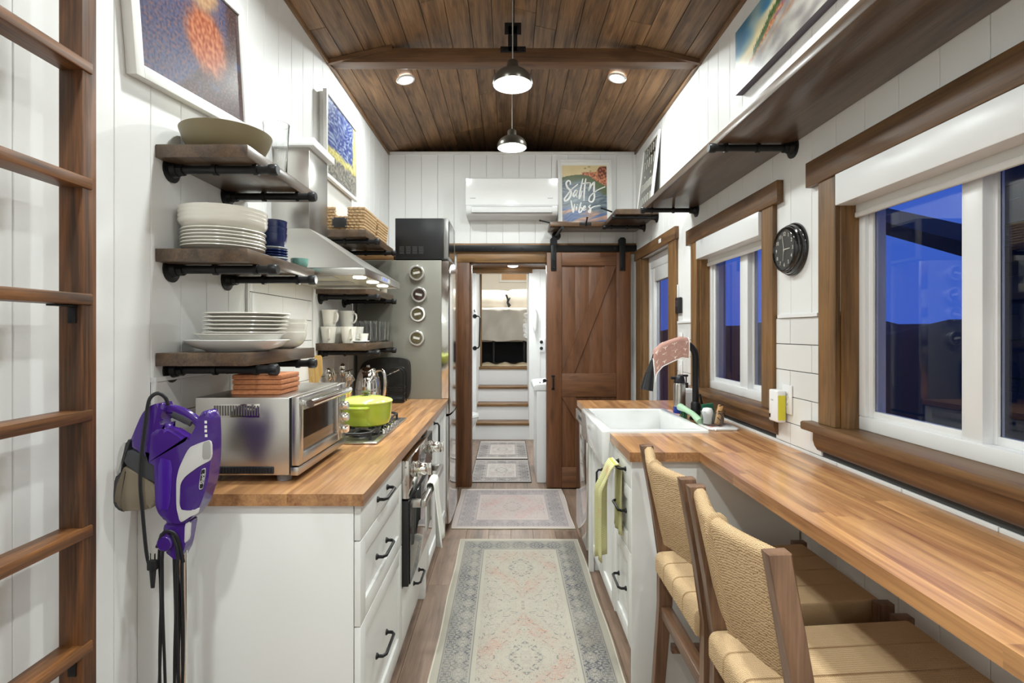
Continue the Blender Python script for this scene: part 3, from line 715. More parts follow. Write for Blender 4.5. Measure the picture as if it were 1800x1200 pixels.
cap = single(MB().box(XL+.0105, 2.335, 2.2125, -.867, 2.62, 2.248, bev=.003), 'cap_board', VINYL, 'white boxed ledge capping the hood chimney', 'ledge')
# ================================================================ FRIDGE AND MICROWAVE
FRS = mat('fridge_grey', (.225, .215, .18), .38, .3)
fr = thing('fridge', (-.75, 3.88, 0), 'tall narrow stainless fridge freezer with grey side at the end of the left run', 'fridge')
FY0, FY1 = 3.597, 4.175; FZ = 1.872
MB().box(XL+.03, FY0, .04, -.457, FY1, FZ, bev=.004).build('body', FRS, fr)
def fdoor(z0, z1):
    dd = MB(); pts = [(-.456, FY0+.002), (-.41, FY0+.002), (-.402, FY0+.012)]
    for i in range(9):
        t_ = i/8; pts.append((-.402+.010*math.sin(PI*t_), FY0+.02+(FY1-FY0-.04)*t_))
    pts += [(-.402, FY1-.012), (-.41, FY1-.002), (-.456, FY1-.002)]
    dd.prism(pts, 'z', z0, z1, bev=.004); return dd.build('door', STEELM, fr)
fdoor(.06, .800); fdoor(.815, FZ-.004)
MB().box(-.46, FY0+.01, .801, -.44, FY1-.01, .814).build('door_seal', BLKP, fr, smooth=0)
MB().box(XL+.05, FY0+.02, .0, -.47, FY1-.02, .04).build('base', BLKP, fr, smooth=0)
MB().box(-.455, FY0+.004, FZ-.003, -.415, FY0+.036, FZ+.012, bev=.003).build('hinge_cover', BLKP, fr)
brd = single(MB().box(XL+.001, 3.66, FZ, -.80, 4.15, FZ+.045, bev=.002), 'wood_block', TRIMX, 'flat brown timber board lying on the fridge behind the microwave', 'board')
mi = thing('microwave', (-.6, 3.9, FZ+.001), 'black countertop microwave standing on top of the fridge', 'microwave')
mz0, mz1 = FZ+.012, FZ+.298; my0, my1 = 3.64, 4.10
MB().box(-.785, my0, mz0, -.45, my1, mz1, bev=.004).build('body', BLKP, mi)
md_ = MB().box(-.449, my0, mz0, -.415, my1, mz1, bev=.004).build('door', mat('micro_silver', (.35, .35, .34), .3, .8), mi)
MB().box(-.4145, my0+.02, mz0+.02, -.411, my1-.12, mz1-.02).build('door_glass', OG, md_, smooth=0)
for i in range(3):
    for j in range(6):
        if 0: pass
vn = MB()
for i in range(4):
    for j in range(6): vn.box(-.755+i*.045, my0-.0012, mz0+.04+j*.009, -.755+i*.045+.032, my0+.001, mz0+.043+j*.009)
vn.build('side_vents', mat('vent_grey', (.09, .09, .09), .4), mi, smooth=0)
for a, b in ((-.75, my0+.04), (-.5, my0+.04), (-.75, my1-.04), (-.5, my1-.04)): MB().cyl((a, b, FZ), (a, b, mz0+.002), .012, n=10).build('foot', BLKP, mi)
# spice tins
SP = mat('dried_herbs', (.16, .13, .06), .8, bump=.5, bscale=200, var=.5, vscale=80)
LABW = mat('label_white', (.75, .74, .7), .6)
for i, (px, py) in enumerate(((733, 480), (737, 518), (735, 552), (733, 594))):
    x_ = (px-CX)/FX*3.58; z_ = H-(py-CY)/FX*3.58
    lab = ['topmost', 'second from top', 'third from top', 'lowest'][i]
    t = thing('spice_tin', (x_, 3.597, z_-.05), f'round metal window-lid spice tin on the grey fridge side, {lab} of four', 'tin', 'magnetic spice tins on the fridge side')
    MB().lathe([(.0001, 0), (.050, 0), (.052, -.004), (.052, -.040), (.050, -.042), (.040, -.042), (.039, -.036)], (x_, 3.5965, z_), 32, 'y').build('tin', mat('tin_metal', (.8, .79, .76), .22, .9), t)
    MB().lathe([(.0001, -.030), (.0385, -.030)], (x_, 3.5965, z_), 24, 'y').build('contents', [SP, mat('dark_spice', (.07, .03, .02), .8, var=.5, vscale=60)][i == 1], t)
    MB().lathe([(.0001, -.039), (.039, -.036)], (x_, 3.5965, z_), 24, 'y').build('clear_lid', GLASS, t)
    MB().box(x_-.022, 3.5965-.0405, z_-.007, x_+.022, 3.5965-.0395, z_+.008).rot(.2*(1 if i % 2 else -1), 'Y', (x_, 3.56, z_)).build('label', LABW, t, smooth=0)
# ================================================================ TOASTER OVEN
to = thing('toaster_oven', (-.80, 1.83, CT), 'stainless steel toaster oven with glass door on the near end of the worktop', 'toaster oven')
tx0, tx1, ty0, ty1, tz0, tz1 = -.958, -.668, 1.60, 2.07, .940, 1.180
MB().box(tx0, ty0, tz0, tx1, ty1, tz1, bev=.006).build('body', STEEL, to)
MB().box(tx1, ty0+.004, tz0+.004, tx1+.006, ty1-.004, tz1-.003).build('gap', BLKP, to, smooth=0)
yk = ty1-.075
fm = MB()
fm.box(tx1+.006, ty0, tz0+.030, tx1+.030, ty0+.035, tz1, bev=.003).box(tx1+.006, yk-.03, tz0+.030, tx1+.030, yk, tz1, bev=.003).box(tx1+.006, ty0+.035, tz0+.030, tx1+.030, yk-.03, tz0+.062, bev=.003).box(tx1+.006, ty0+.035, tz1-.045, tx1+.030, yk-.03, tz1, bev=.003)
dr = fm.build('door', STEEL, to)
MB().box(tx1+.012, ty0+.033, tz0+.058, tx1+.020, yk-.028, tz1-.043).build('door_glass', mat('toaster_glass', (.02, .018, .016), .04, coat=.5), dr, smooth=0)
MB().cyl((tx1+.062, ty0+.005, tz1-.02), (tx1+.062, yk, tz1-.02), .0125, n=18).box(tx1+.02, ty0+.02, tz1-.03, tx1+.065, ty0+.045, tz1-.012, bev=.003).box(tx1+.02, yk-.05, tz1-.03, tx1+.065, yk-.025, tz1-.012, bev=.003).build('handle', CHROME, dr)
MB().box(tx1+.006, yk+.002, tz0+.030, tx1+.026, ty1, tz1, bev=.003).build('control_panel', STEEL, to)
MB().box(tx1+.002, ty0, tz0, tx1+.027, ty1, tz0+.026, bev=.003).build('crumb_tray', STEEL, to)
MB().box(tx1+.026, yk+.012, tz1-.075, tx1+.0275, ty1-.012, tz1-.03).build('display', mat('display_grey', (.15, .17, .18), .1), to, smooth=0)
for z_ in (1.10, 1.055, 1.01): MB().lathe([(.0001, .022), (.014, .022), (.016, .018), (.017, .002), (.019, 0)], (tx1+.026, (yk+ty1)/2, z_-.005), 20, 'x').build('knob', CHROME, to)
vt = MB(); VG = mat('vent_recess', (.10, .09, .08), .5)
vm = MB().box(-.903, ty0-.002, 1.118, -.758, ty0+.002, 1.160, bev=.0015).build('vent_plate', STEELM, to)
for i in range(17): vt.box(-.898+i*.0082, ty0-.0032, 1.124, -.8935+i*.0082, ty0-.0015, 1.155)
vt.build('vent_slots', VG, vm, smooth=0)
MB().box(-.93, ty0-.004, .946, -.715, ty0+.004, .968, bev=.003).build('lower_vent', BLKP, to)
lv = MB()
for i in range(22): lv.box(-.925+i*.0095, ty0-.0065, .949, -.921+i*.0095, ty0-.003, .965)
lv.build('vent_ribs', BLKP, to, smooth=0)
for a in (tx0+.04, tx1-.03):
    for b in (ty0+.035, ty1-.04): MB().cyl((a, b, CT+.0005), (a, b, tz0+.002), .021, .024, n=16).build('foot', mat('foot_grey', (.2, .2, .21), .5), to)
CORK = mat('cork', rgb((172, 110, 72)), .85, bump=.8, bscale=260, var=.35, vscale=120)
random.seed(21)
for i in range(4):
    z_ = tz1+.001+i*.0160; dx = random.uniform(-.004, .004)
    q = ['lowest', 'second from bottom', 'second from top', 'topmost'][i]
    single(MB().box(-.874+dx, 1.655, z_, -.717+dx, 1.80, z_+.0152, bev=.004), 'cork_trivet', CORK, f'square cork trivet on the toaster oven, {q} of the stack of four', 'trivet', 'stacked cork trivets')
# ================================================================ DUTCH OVEN
LIME = mat('lime_enamel', rgb((168, 184, 62)), .15, coat=.4, var=.08, vscale=14); LIMEL = mat('lime_lid', rgb((216, 226, 112)), .15, coat=.4)
do = thing('dutch_oven', (-.64, 2.36, .96), 'lime green enamelled round casserole pot with lid standing on the hob', 'pot')
c = (-.64, 2.36, 0); zb = .9645
MB().lathe([(.0001, zb), (.088, zb), (.102, zb+.008), (.110, zb+.03), (.115, zb+.102), (.110, zb+.102), (.105, zb+.03), (.0001, zb+.01)], c, 48).build('pot', LIME, do)
MB().lathe([(.117, zb+.101), (.118, zb+.106), (.112, zb+.113), (.07, zb+.124), (.03, zb+.128), (.0001, zb+.129)], c, 48).build('lid', LIMEL, do)
MB().lathe([(.0001, zb+.127), (.010, zb+.128), (.008, zb+.134), (.012, zb+.141), (.022, zb+.145), (.020, zb+.149), (.0001, zb+.150)], c, 24).build('lid_knob', mat('olive_knob', (.12, .14, .07), .3), do)
for a in (0, PI):
    s = math.cos(a); h = MB()
    # loop handles: face the camera and away
    pts = [(c[0]-.038, c[1]-s*.108, zb+.085), (c[0]-.036, c[1]-s*.135, zb+.088), (c[0]-.02, c[1]-s*.148, zb+.089), (c[0]+.02, c[1]-s*.148, zb+.089), (c[0]+.036, c[1]-s*.135, zb+.088), (c[0]+.038, c[1]-s*.108, zb+.085)]
    h.tube(pts, .007, 10); h.build('side_handle', LIME, do)
# ================================================================ DISHES ON SHELVES
def plate_prof(r, h, t=.003, foot=.55):
    return [(.0001, .002), (r*foot, .002), (r*foot, 0), (r*(foot+.05), 0), (r*(foot+.08), .003), (r*.8, h*.55), (r, h), (r-.001, h+t), (r*.78, h*.6+t), (r*(foot+.05), .003+t), (.0001, .003+t)]
def bowl_prof(r, h, t=.004, foot=.4):
    P_ = [(.0001, .002), (r*foot, .002), (r*foot, 0), (r*(foot+.06), 0)]
    for i in range(1, 8): a = i/7*PI/2*.96; P_.append((r*(foot+.06)+(r-r*(foot+.06))*math.sin(a), .002+(h-.002)*(1-math.cos(a))/(1-math.cos(PI/2*.96))))
    for (a, b) in P_[:3:-1]: P_.append((a-t, max(b, t) if b < h-.001 else b+.0005))
    P_.append((.0001, .002+t)); return P_
def dish(name, prof, loc, m, lab, cat, grp, n=40, sx=1, sy=1):
    o = MB().lathe(prof, (0, 0, 0), n, sx=sx, sy=sy).build(name, m); o.location = loc; return tag(o, lab, cat, grp)
OLIVE = mat('olive_bowl', rgb((124, 112, 84)), .45, var=.06, vscale=6)
E_ = .0006
dish('serving_bowl', [(.0001, .002), (.06, .002), (.062, 0), (.09, .004), (.112, .02), (.128, .052), (.137, .078), (.1375, .081), (.132, .081), (.125, .05), (.10, .02), (.0001, .01)], (-.925, 1.722, S1+E_), OLIVE, 'large shallow olive brown bowl on the topmost near shelf', 'bowl', None, 56)
# glass pitcher
gp = thing('glass_pitcher', (-.868, 1.96, S1+E_), 'clear glass pitcher behind the olive bowl', 'pitcher')
MB().lathe([(.0001, .0), (.036, .0), (.038, .004), (.040, .10), (.046, .20), (.0475, .208), (.0445, .208), (.0385, .10), (.035, .010), (.0001, .012)], n=32).build('jug', GLASS, gp, local=True)

# middle shelf stack: 6 plates, 4 bowls
ordn = ['lowest', 'second', 'third', 'fourth', 'fifth', 'sixth', 'seventh', 'eighth']
z = S2+E_
for i in range(6):
    dish('dinner_plate', plate_prof(.125+.001*(i % 2), .017), (-.935+.002*(i % 2), 1.722, z), CERAM, f'cream dinner plate in the middle near shelf stack, {ordn[i]} from the bottom', 'plate', 'dinner plates on the middle near shelf'); z += .0106
z += .004
for i in range(4):
    dish('pasta_bowl', bowl_prof(.1315, .036, foot=.55), (-.934, 1.722, z), CERAM, f'wide cream bowl on top of the dinner plates, {ordn[i]} of four from the bottom', 'bowl', 'wide bowls on the middle near shelf'); z += .0125
BLU = mat('blue_glaze', rgb((28, 44, 92)), .12, coat=.4, var=.35, vscale=30); BLW = mat('pale_glaze', rgb((190, 196, 200)), .12, coat=.3)
z = S2+E_
for i in range(6):
    m_ = BLW if i in (1, 5) else BLU
    dish('side_dish', plate_prof(.050, .012), (-.880, 1.965, z), m_, (f'small {"pale" if m_ is BLW else "blue"} glazed side dish under the blue bowls, {ordn[i]} from the bottom'), 'dish', 'small dishes under the blue bowls', 32); z += .0095
z += .004
for i in range(3):
    t = dish('blue_bowl', [(.0001, .002), (.028, .002), (.028, 0), (.033, 0), (.040, .006), (.046, .03), (.0475, .052), (.0485, .0525), (.0455, .0535), (.042, .03), (.03, .01), (.0001, .008)], (-.880, 1.965, z), BLU, f'dark blue gridded bowl beside the white bowls, {["lowest", "middle", "topmost"][i]} of three', 'bowl', 'nested blue bowls', 32); z += .024
dish('turquoise_bowl', bowl_prof(.034, .036, foot=.6), (-.826, 2.075, S2+E_), mat('turquoise_glaze', rgb((120, 170, 160)), .15, coat=.3), 'small turquoise bowl at the far front of the middle near shelf', 'bowl', None, 28)
# lower shelf
z = S3+E_
dish('serving_platter', [(.0001, .003), (.085, .003), (.087, 0), (.095, 0), (.10, .004), (.135, .014), (.158, .030), (.164, .036), (.160, .038), (.13, .018), (.09, .008), (.0001, .007)], (-.895, 1.735, z), PORC, 'wide oval white serving platter at the bottom of the lowest near shelf stack', 'platter', None, 56, sy=.86); z += .012
dish('serving_dish', [(.0001, .003), (.085, .003), (.087, 0), (.1, 0), (.128, .035), (.138, .040), (.139, .043), (.126, .038), (.098, .006), (.0001, .007)], (-.888, 1.74, z+.003), CERAM, 'deep white dish between the platter and the salad plates', 'dish', None, 48); z += .030
for i in range(6):
    dish('salad_plate', plate_prof(.126+.0012*i, .015), (-.875+.0022*i, 1.742, z+.004), CERAM, f'cream plate in the lowest near shelf stack, {ordn[i]} from the bottom', 'plate', 'plates on the lowest near shelf'); z += .0122
z = S3+E_
for i in range(4):
    dish('cereal_bowl', bowl_prof(.086-.002*(i % 2), .062), (-.868+.001*i, 2.02, z), CERAM, f'white cereal bowl at the far end of the lowest near shelf, {ordn[i]} from the bottom', 'bowl', 'nested cereal bowls'); z += .0165
# baskets
WEAVE = mat('woven_hyacinth', rgb((182, 152, 114)), .8, bump=.6, bscale=90, var=.35, vscale=50)
def basket(y0, y1, lab, tagged):
    t = thing('woven_basket', (-.93, (y0+y1)/2, S1+E_), lab, 'basket', 'woven baskets on the far shelf')
    xa, xb, xt, z0, h = -1.036, -.812, -.825, S1+E_, .135
    rows = 8; P_ = []
    r = h/rows/2
    for k in range(rows):
        z_ = z0+r+k*2*r; f = k/rows; inset = .010*(1-f)
        a, b, c_, d_ = xa+inset, xb-inset, y0+inset, y1-inset
        mb = MB(); pts = []
        per = [((a, c_), (b, c_)), ((b, c_), (b, d_)), ((b, d_), (a, d_)), ((a, d_), (a, c_))]
        n_ = 0
        for (p, q) in per:
            L_ = math.dist(p, q); m = max(3, int(L_/.012))
            for i in range(m):
                u = i/m; wv = .0045*(1 if (n_+k) % 2 else -1); n_ += 1
                nx, ny = (q[1]-p[1])/L_, -(q[0]-p[0])/L_
                pts.append((p[0]+(q[0]-p[0])*u+nx*wv, p[1]+(q[1]-p[1])*u+ny*wv, z_))
        rs_ = [r*1.05]*len(pts)
        if tagged and k in (5, 6, 7):
            # handle slot: leave the front strand out of the near face
            keep = [p for p in pts if not (p[1] < y0+.03 and -.975 < p[0] < -.905)]
            idx = next(i for i, p in enumerate(pts) if p[0] > -.905 and p[1] < y0+.03)
            pts2 = pts[idx:]+[p for p in pts[:idx] if p[0] < -.97 or p[1] > y0+.03]
            mb.tube(pts2, r*1.05, 6)
        else: mb.tube(pts, r*1.05, 6, closed=True)
        mb.build('woven_strand', WEAVE, t)
    MB().box(xa+.012, y0+.012, z0, xb-.012, y1-.012, z0+.006).build('base', WEAVE, t, smooth=0)
    if tagged:
        lb = MB().box(-.985, y0-.012, z0+.018, -.905, y0-.008, z0+.073, bev=.001).build('slate_label', BLKP, t)
        for a in (-.980, -.910):
            for b in (.023, .068): MB().lathe([(.0001, -.0135), (.003, -.0135), (.0035, -.012)], (a, y0, z0+b), 8, 'y').build('stud', STEEL, lb)
    return t
basket(2.945, 3.22, 'woven water hyacinth basket with black label, nearest on the far shelf', True)
basket(3.25, 3.52, 'woven water hyacinth basket behind the labelled basket', False)
# mugs etc
def mug(x, y, z, rz, lab, flip=False):
    t = thing('mug', (x, y, z), lab, 'mug', 'cream mugs on the far shelf')
    pr = [(.0001, .0), (.032, .0), (.034, .003), (.044, .09), (.045, .093), (.042, .093), (.032, .006), (.0001, .006)]
    b = MB().lathe(pr, n=28); hh = MB().tube(cm([(.040, 0, .075), (.058, 0, .078), (.070, 0, .062), (.066, 0, .038), (.052, 0, .022), (.036, 0, .024)], 3), .005, 8)
    b.build('cup', CERAM, t, local=True); hh.build('handle', CERAM, t, local=True)
    t.rotation_euler = (0, 0, rz); return t
M3 = S3+E_
mug(-1.012, 2.955, M3, -1.2, 'cream mug at the wall end of the far shelf front row')
mug(-.900, 2.955, M3, -1.0, 'cream mug second from the wall in the far shelf front row')
mug(-1.010, 3.075, M3, .5, 'cream mug in the back row against the wall')
mug(-.895, 3.085, M3, 2.4, 'cream mug in the back row behind the second front mug')
mug(-1.010, 2.965, M3+.094, -.6, 'cream mug stacked on top of the mug nearest the wall')
mug(-.955, 3.10, M3+.094, -.4, 'cream mug stacked on the two back row mugs')
ec = thing('espresso_cup', (-.826, 3.0, M3+.012), 'tiny white espresso cup on the saucer beside the mugs', 'cup')
MB().lathe([(.0001, 0), (.018, 0), (.020, .003), (.027, .042), (.0255, .042), (.017, .005), (.0001, .005)], n=24).build('cup', CERAM, ec, local=True)
MB().tube([(-.024, 0, .034), (-.036, 0, .034), (-.038, 0, .018), (-.021, 0, .012)], .003, 6).build('handle', CERAM, ec, local=True)
dish('saucer', plate_prof(.057, .010), (-.848, 2.985, M3), PORC, 'small white saucer under the espresso cup at the shelf front', 'saucer', None)
random.seed(8)
jp = [(-.96, 3.20), (-.87, 3.19), (-.96, 3.30), (-.865, 3.30), (-.985, 3.42), (-.90, 3.42), (-.822, 3.135), (-.822, 3.36), (-.83, 3.48)]
ngl = ['behind the mugs, nearest the wall', 'behind the espresso cup', 'in the second row near the wall', 'in the second row middle', 'in the back corner by the wall', 'in the back row middle', 'nearest along the shelf front edge', 'second along the shelf front edge', 'last along the shelf front edge by the fridge']
for (x, y), q in zip(jp, ngl):
    o = MB().lathe([(.0001, 0), (.031, 0), (.034, .004), (.035, .05), (.037, .128), (.0372, .13), (.035, .13), (.032, .05), (.030, .010), (.0001, .010)], n=24).build('drinking_glass', GLASS)
    o.location = (x, y, M3); tag(o, 'clear drinking glass on the far shelf '+q, 'glass', 'drinking glasses on the far shelf')
for k, (x, y) in enumerate(((-.85, 3.38), (-.82, 3.46))):
    t = thing('spice_jar', (x, y, S2+E_), ['small glass spice jar above the hood, the left of the pair', 'small glass spice jar above the hood, right of the pair'][k], 'jar', 'spice jars on the half hidden far shelf')
    MB().lathe([(.0001, 0), (.020, 0), (.021, .002), (.021, .055), (.017, .06), (.0001, .06)], n=20).build('jar', mat('jar_glass', (.5, .45, .35), .1, coat=.5), t, local=True)
    MB().lathe([(.0001, .061), (.019, .061), (.019, .08), (.017, .082), (.0001, .082)], n=20).build('lid', STEELM, t, local=True)
# ================================================================ BACK OF LEFT WORKTOP
WC = CT+.0008
BAM = mat('bamboo', rgb((214, 176, 110)), .5, var=.1, vscale=20)
cr = thing('utensil_crock', (-.93, 2.36+.02, WC), 'white crock of wooden utensils against the tiles beyond the toaster oven', 'utensil holder')
# stands behind the toaster oven beside the hob
cr.location = (-1.032, 2.83, WC)
MB().lathe([(.0001, 0), (.030, 0), (.032, .004), (.032, .15), (.029, .15), (.029, .006), (.0001, .006)], n=24).build('crock', CERAM, cr, local=True)
def spatula(name, base, tip, w, mname, lab, parent=None, slots=True):
    base, tip = Vector(base), Vector(tip); d = (tip-base).normalized(); s = Vector((1, 0, 0)); n = d.cross(s).normalized(); s = n.cross(d)
    L_ = (tip-base).length; mb = MB()
    mb.tube([base, base+d*L_*.62], .005, 8)
    def q(a, b, c_=0): return base+d*(L_*a)+s*b+n*c_
    out = [(.58, .006), (.68, w*.5), (.80, w*.5), (.97, w*.46), (1.0, w*.3)]
    strips = [(-1, -.42), (-.30, .30), (.42, 1)] if slots else [(-1, 1)]
    for (l, r_) in strips:
        P_ = [[q(a, b*l, -.002) for a, b in out], [q(a, b*r_, -.002) for a, b in out], [q(a, b*r_, .002) for a, b in out], [q(a, b*l, .002) for a, b in out]]
        mb.grid(P_, close_u=True)
    for (a0, a1) in ((.58, .74), (.90, 1.0)):
        P_ = [[q(a0, -.006 if a0 < .6 else -w*.46), q(a0, .006 if a0 < .6 else w*.46)], [q(a1, -w*.5 if a0 < .6 else -w*.3), q(a1, w*.5 if a0 < .6 else w*.3)]]
        mb.grid(P_)
    return mb.build(name, mname, parent, label=lab)
cl = cr.location
spatula('wooden_spatula', (cl.x, cl.y, CT+.02), (cl.x-.008, cl.y-.055, CT+.295), .062, BAM, None, cr)
spatula('wooden_spoon', (cl.x+.01, cl.y, CT+.02), (cl.x+.012, cl.y-.02, CT+.335), .045, BAM, None, cr, False)
ub = thing('utensil_basket', (-.955, 2.975, WC), 'round bamboo basket packed with metal serving utensils against the tiles', 'utensil holder')
for k in range(20):
    a = 2*PI*k/20; MB().box(-.003, -.006, 0, .003, .006, .14).rot(a, 'Z', (0, 0, 0)).build('slat', BAM, ub, local=True, smooth=0).location = (.058*math.cos(a), .058*math.sin(a), 0)
for z_ in (.004, .07, .138): MB().lathe([(.058, z_-.004), (.064, z_-.004), (.064, z_+.004), (.058, z_+.004), (.058, z_-.004)], n=28).build('hoop', BAM, ub, local=True)
random.seed(31)
for k in range(9):
    a = random.uniform(0, 6.28); bx_, by_ = .03*math.cos(a), .03*math.sin(a); L_ = random.uniform(.20, .27)
    tx_, ty_ = bx_*2.2+random.uniform(-.02, .03), by_*2.0
    mb = MB(); tp = Vector((tx_, ty_, L_)); bs = Vector((bx_*.4, by_*.4, .01)); mb.tube([bs, bs.lerp(tp, .8)], .0035, 6)
    if k % 3: mb.ball(tp, .019, 12, 1.3)
    else:
        for q in range(4): mb.tube([bs.lerp(tp, .75), tp+Vector((.018*math.cos(q*PI/4), .018*math.sin(q*PI/4), -.02)), tp+Vector((0, 0, .01)), tp+Vector((-.018*math.cos(q*PI/4), -.018*math.sin(q*PI/4), -.02)), bs.lerp(tp, .75)], .0014, 5)
    mb.build('utensil', [STEELM, mat('dark_nylon', (.02, .02, .02), .4), CHROME][k % 3] if k % 3 != 1 else STEELM, ub, local=True)
# kettle
kt = thing('kettle', (-.865, 3.24, WC), 'chrome and glass electric kettle in front of the black tray', 'kettle')
MB().lathe([(.0001, 0), (.075, 0), (.078, .008), (.076, .022), (.0001, .022)], n=36).build('base', BLKP, kt, local=True)
MB().lathe([(.0001, .024), (.074, .024), (.078, .05), (.079, .09), (.074, .15), (.060, .205), (.052, .215), (.0001, .215)], n=40).build('body', CHROME, kt, local=True)
MB().lathe([(.052, .215), (.050, .225), (.035, .238), (.012, .243), (.010, .255), (.0001, .257)], n=30).build('lid', STEELM, kt, local=True)
MB().tube(cm([(.045, -.01, .215), (.085, -.02, .225), (.108, -.03, .20), (.112, -.03, .13), (.10, -.025, .06), (.076, -.02, .045)]), .010, 10).build('handle', CHROME, kt, local=True)
tray = single(MB().prism(soft([(-1.013+.04, CT+.001), (-.672-.03, CT+.001), (-.664, CT+.03), (-.664, CT+.24), (-.675, CT+.268), (-.71, CT+.283), (-.84, CT+.29), (-.95, CT+.275), (-1.0, CT+.24), (-1.013, CT+.2), (-1.013, CT+.03)], 2, .25), 'y', 3.566, 3.584, bev=.004), 'black_tray', mat('tray_black', (.018, .017, .015), .5, var=.4, vscale=14), 'black oval roasting tray leaning upright against the fridge side', 'tray')
rk = thing('dish_caddy', (-.735, 3.42, WC), 'black wire caddy with wire arm standing beside the kettle', 'caddy')
f = MB(); 
for y_ in (-.04, .05): f.tube(cm([(-.07, y_, .004), (-.07, y_, .15), (-.045, y_, .205), (.03, y_, .225), (.055, y_, .20), (.06, y_, .15), (.06, y_, .004)], 3), .004, 6)
for z_ in (.02, .06, .10): f.tube([(-.07, -.04, z_), (.06, -.04, z_), (.06, .05, z_), (-.07, .05, z_)], .003, 6, closed=True)
f.build('wire_frame', BLACK, rk, local=True)
MB().box(-.065, -.035, 0.002, .055, .045, .035, bev=.004).build('tray', BLKP, rk, local=True)
f = MB()
for i in range(12): f.tube([(-.072, -.036, .02+i*.0115), (-.040, -.043, .02+i*.0115)], .002, 5)
f.build('grater', STEEL, rk, local=True)
MB().tube([(-.068, -.02, .17), (.03, -.03, .215)], .004, 6).build('arm', CHROME, rk, local=True)
# ================================================================ PICTURES ON THE LEFT
def img_mat(name, fn):
    m = bpy.data.materials.new(name); m.use_nodes = True; m.node_tree.nodes['Principled BSDF'].inputs['Roughness'].default_value = .4; return m
def wall_pic(name, lab, x_w, s, y0, y1, z0, z1, fw, th, fn, bg, tilt=0, lean=0):
    """picture on a side wall; s=+1: faces +x. patches: (poly(y,z), mat)"""
    t = thing(name, (x_w, (y0+y1)/2, z0), lab, 'picture')
    C_ = Vector((x_w, y0, z0))
    def fin(mb):
        if lean: mb.rot(lean*s, 'Y', (x_w, 0, z1 if 0 else z0))
        if tilt: mb.rot(tilt, 'X', C_)
        return mb
    fr_ = MB(); xa, xb = x_w, x_w+s*th
    if fw:
        fr_.box(xa, y0, z0, xb, y0+fw, z1, bev=.002).box(xa, y1-fw, z0, xb, y1, z1, bev=.002).box(xa, y0+fw, z0, xb, y1-fw, z0+fw, bev=.002).box(xa, y0+fw, z1-fw, xb, y1-fw, z1, bev=.002)
        fin(fr_).build('frame', FRAMEW, t)
    pt = fin(MB().box(x_w+s*.001, y0+fw*.9, z0+fw*.9, x_w+s*(th-.008 if fw else th), y1-fw*.9, z1-fw*.9)).build('painted_panel', bg, t, smooth=0)
    xp = x_w+s*((th-.008 if fw else th)+.0006); w_ = fw*.9
    # u runs from the far end towards the camera on the right wall, away from it on the left
    ya, yb = (y0+w_, y1-w_) if s > 0 else (y1-w_, y0+w_)
    painting('painted_print', (xp, ya, z0+w_), (0, yb-ya, 0), (0, 0, z1-z0-2*w_), int(abs(yb-ya)*260), int((z1-z0)*220), fn, pt, fin)
    return t
def warm_brush(u, v):
    bg = lerp3((74, 80, 110), (112, 84, 88), .5+.9*_ns(u*38, v*46, 1)); bg = lerp3(bg, (52, 58, 88), .5+1.1*_ns(u*60, v*50, 7)-.2)
    br = lerp3((56, 40, 42), (104, 74, 66), .35+.9*_ns(u*55, v*70, 3)); br = lerp3(br, (66, 72, 108), _ns(u*9, v*9, 4)*1.2-.25)
    og = lerp3((136, 66, 42), (178, 116, 82), .5+.9*_ns(u*40, v*26, 9)); tn = lerp3((176, 146, 110), (154, 114, 86), .5+.9*_ns(u*36, v*30, 12))
    w = .03*_ns(u*12, v*12, 2)
    m = max(((u-.24)*1.15-v+w)*9, (u-.80)*12); c = lerp3(bg, br, m)
    d1 = math.hypot((u-.60)/.24, (v-.52)/.30)+w*3; c = lerp3(c, og, (1.1-d1)*2)
    d2 = math.hypot((u-.56)/.22, (v-.98)/.26)+w*3; c = lerp3(c, tn, (1.1-d2)*2)
    return c
def cool_brush(u, v):
    sw = _ns(u*16+3*_ns(u*3, v*3, 2), v*34+4*_ns(u*4, v*2, 5), 1)
    c = lerp3((58, 70, 130), (150, 162, 186), .42+1.0*sw); ye = lerp3((190, 176, 92), (212, 202, 146), .5+sw); gr = lerp3((96, 94, 92), (152, 146, 132), .5+1.1*sw)
    w = .05*_ns(u*6, v*6, 8)
    c = lerp3(c, ye, (w+u-.84)*9)
    c = lerp3(c, ye, (.44-v+w)*14); return lerp3(c, gr, (.30+.05*u-v+w)*14)
wall_pic('large_framed_picture', 'large white framed picture of loose blue, orange and brown brushwork above the olive bowl', XL+.001, 1, 1.46, 2.11, 2.10, 2.575, .036, .030, warm_brush, FRAMEW, tilt=.11)
wall_pic('framed_picture', 'white framed picture of loose blue, yellow and grey brushwork above the woven baskets', XL+.030, 1, 2.93, 3.53, 2.255, 2.745, .022, .022, cool_brush, FRAMEW)
single(MB().box(XL+.001, 2.955, S1+.002, XL+.022, 3.50, 2.74, bev=.002), 'backing_canvas', FRAMEW, 'plain white frame standing on the far shelf behind the baskets and swirling picture', 'picture frame')
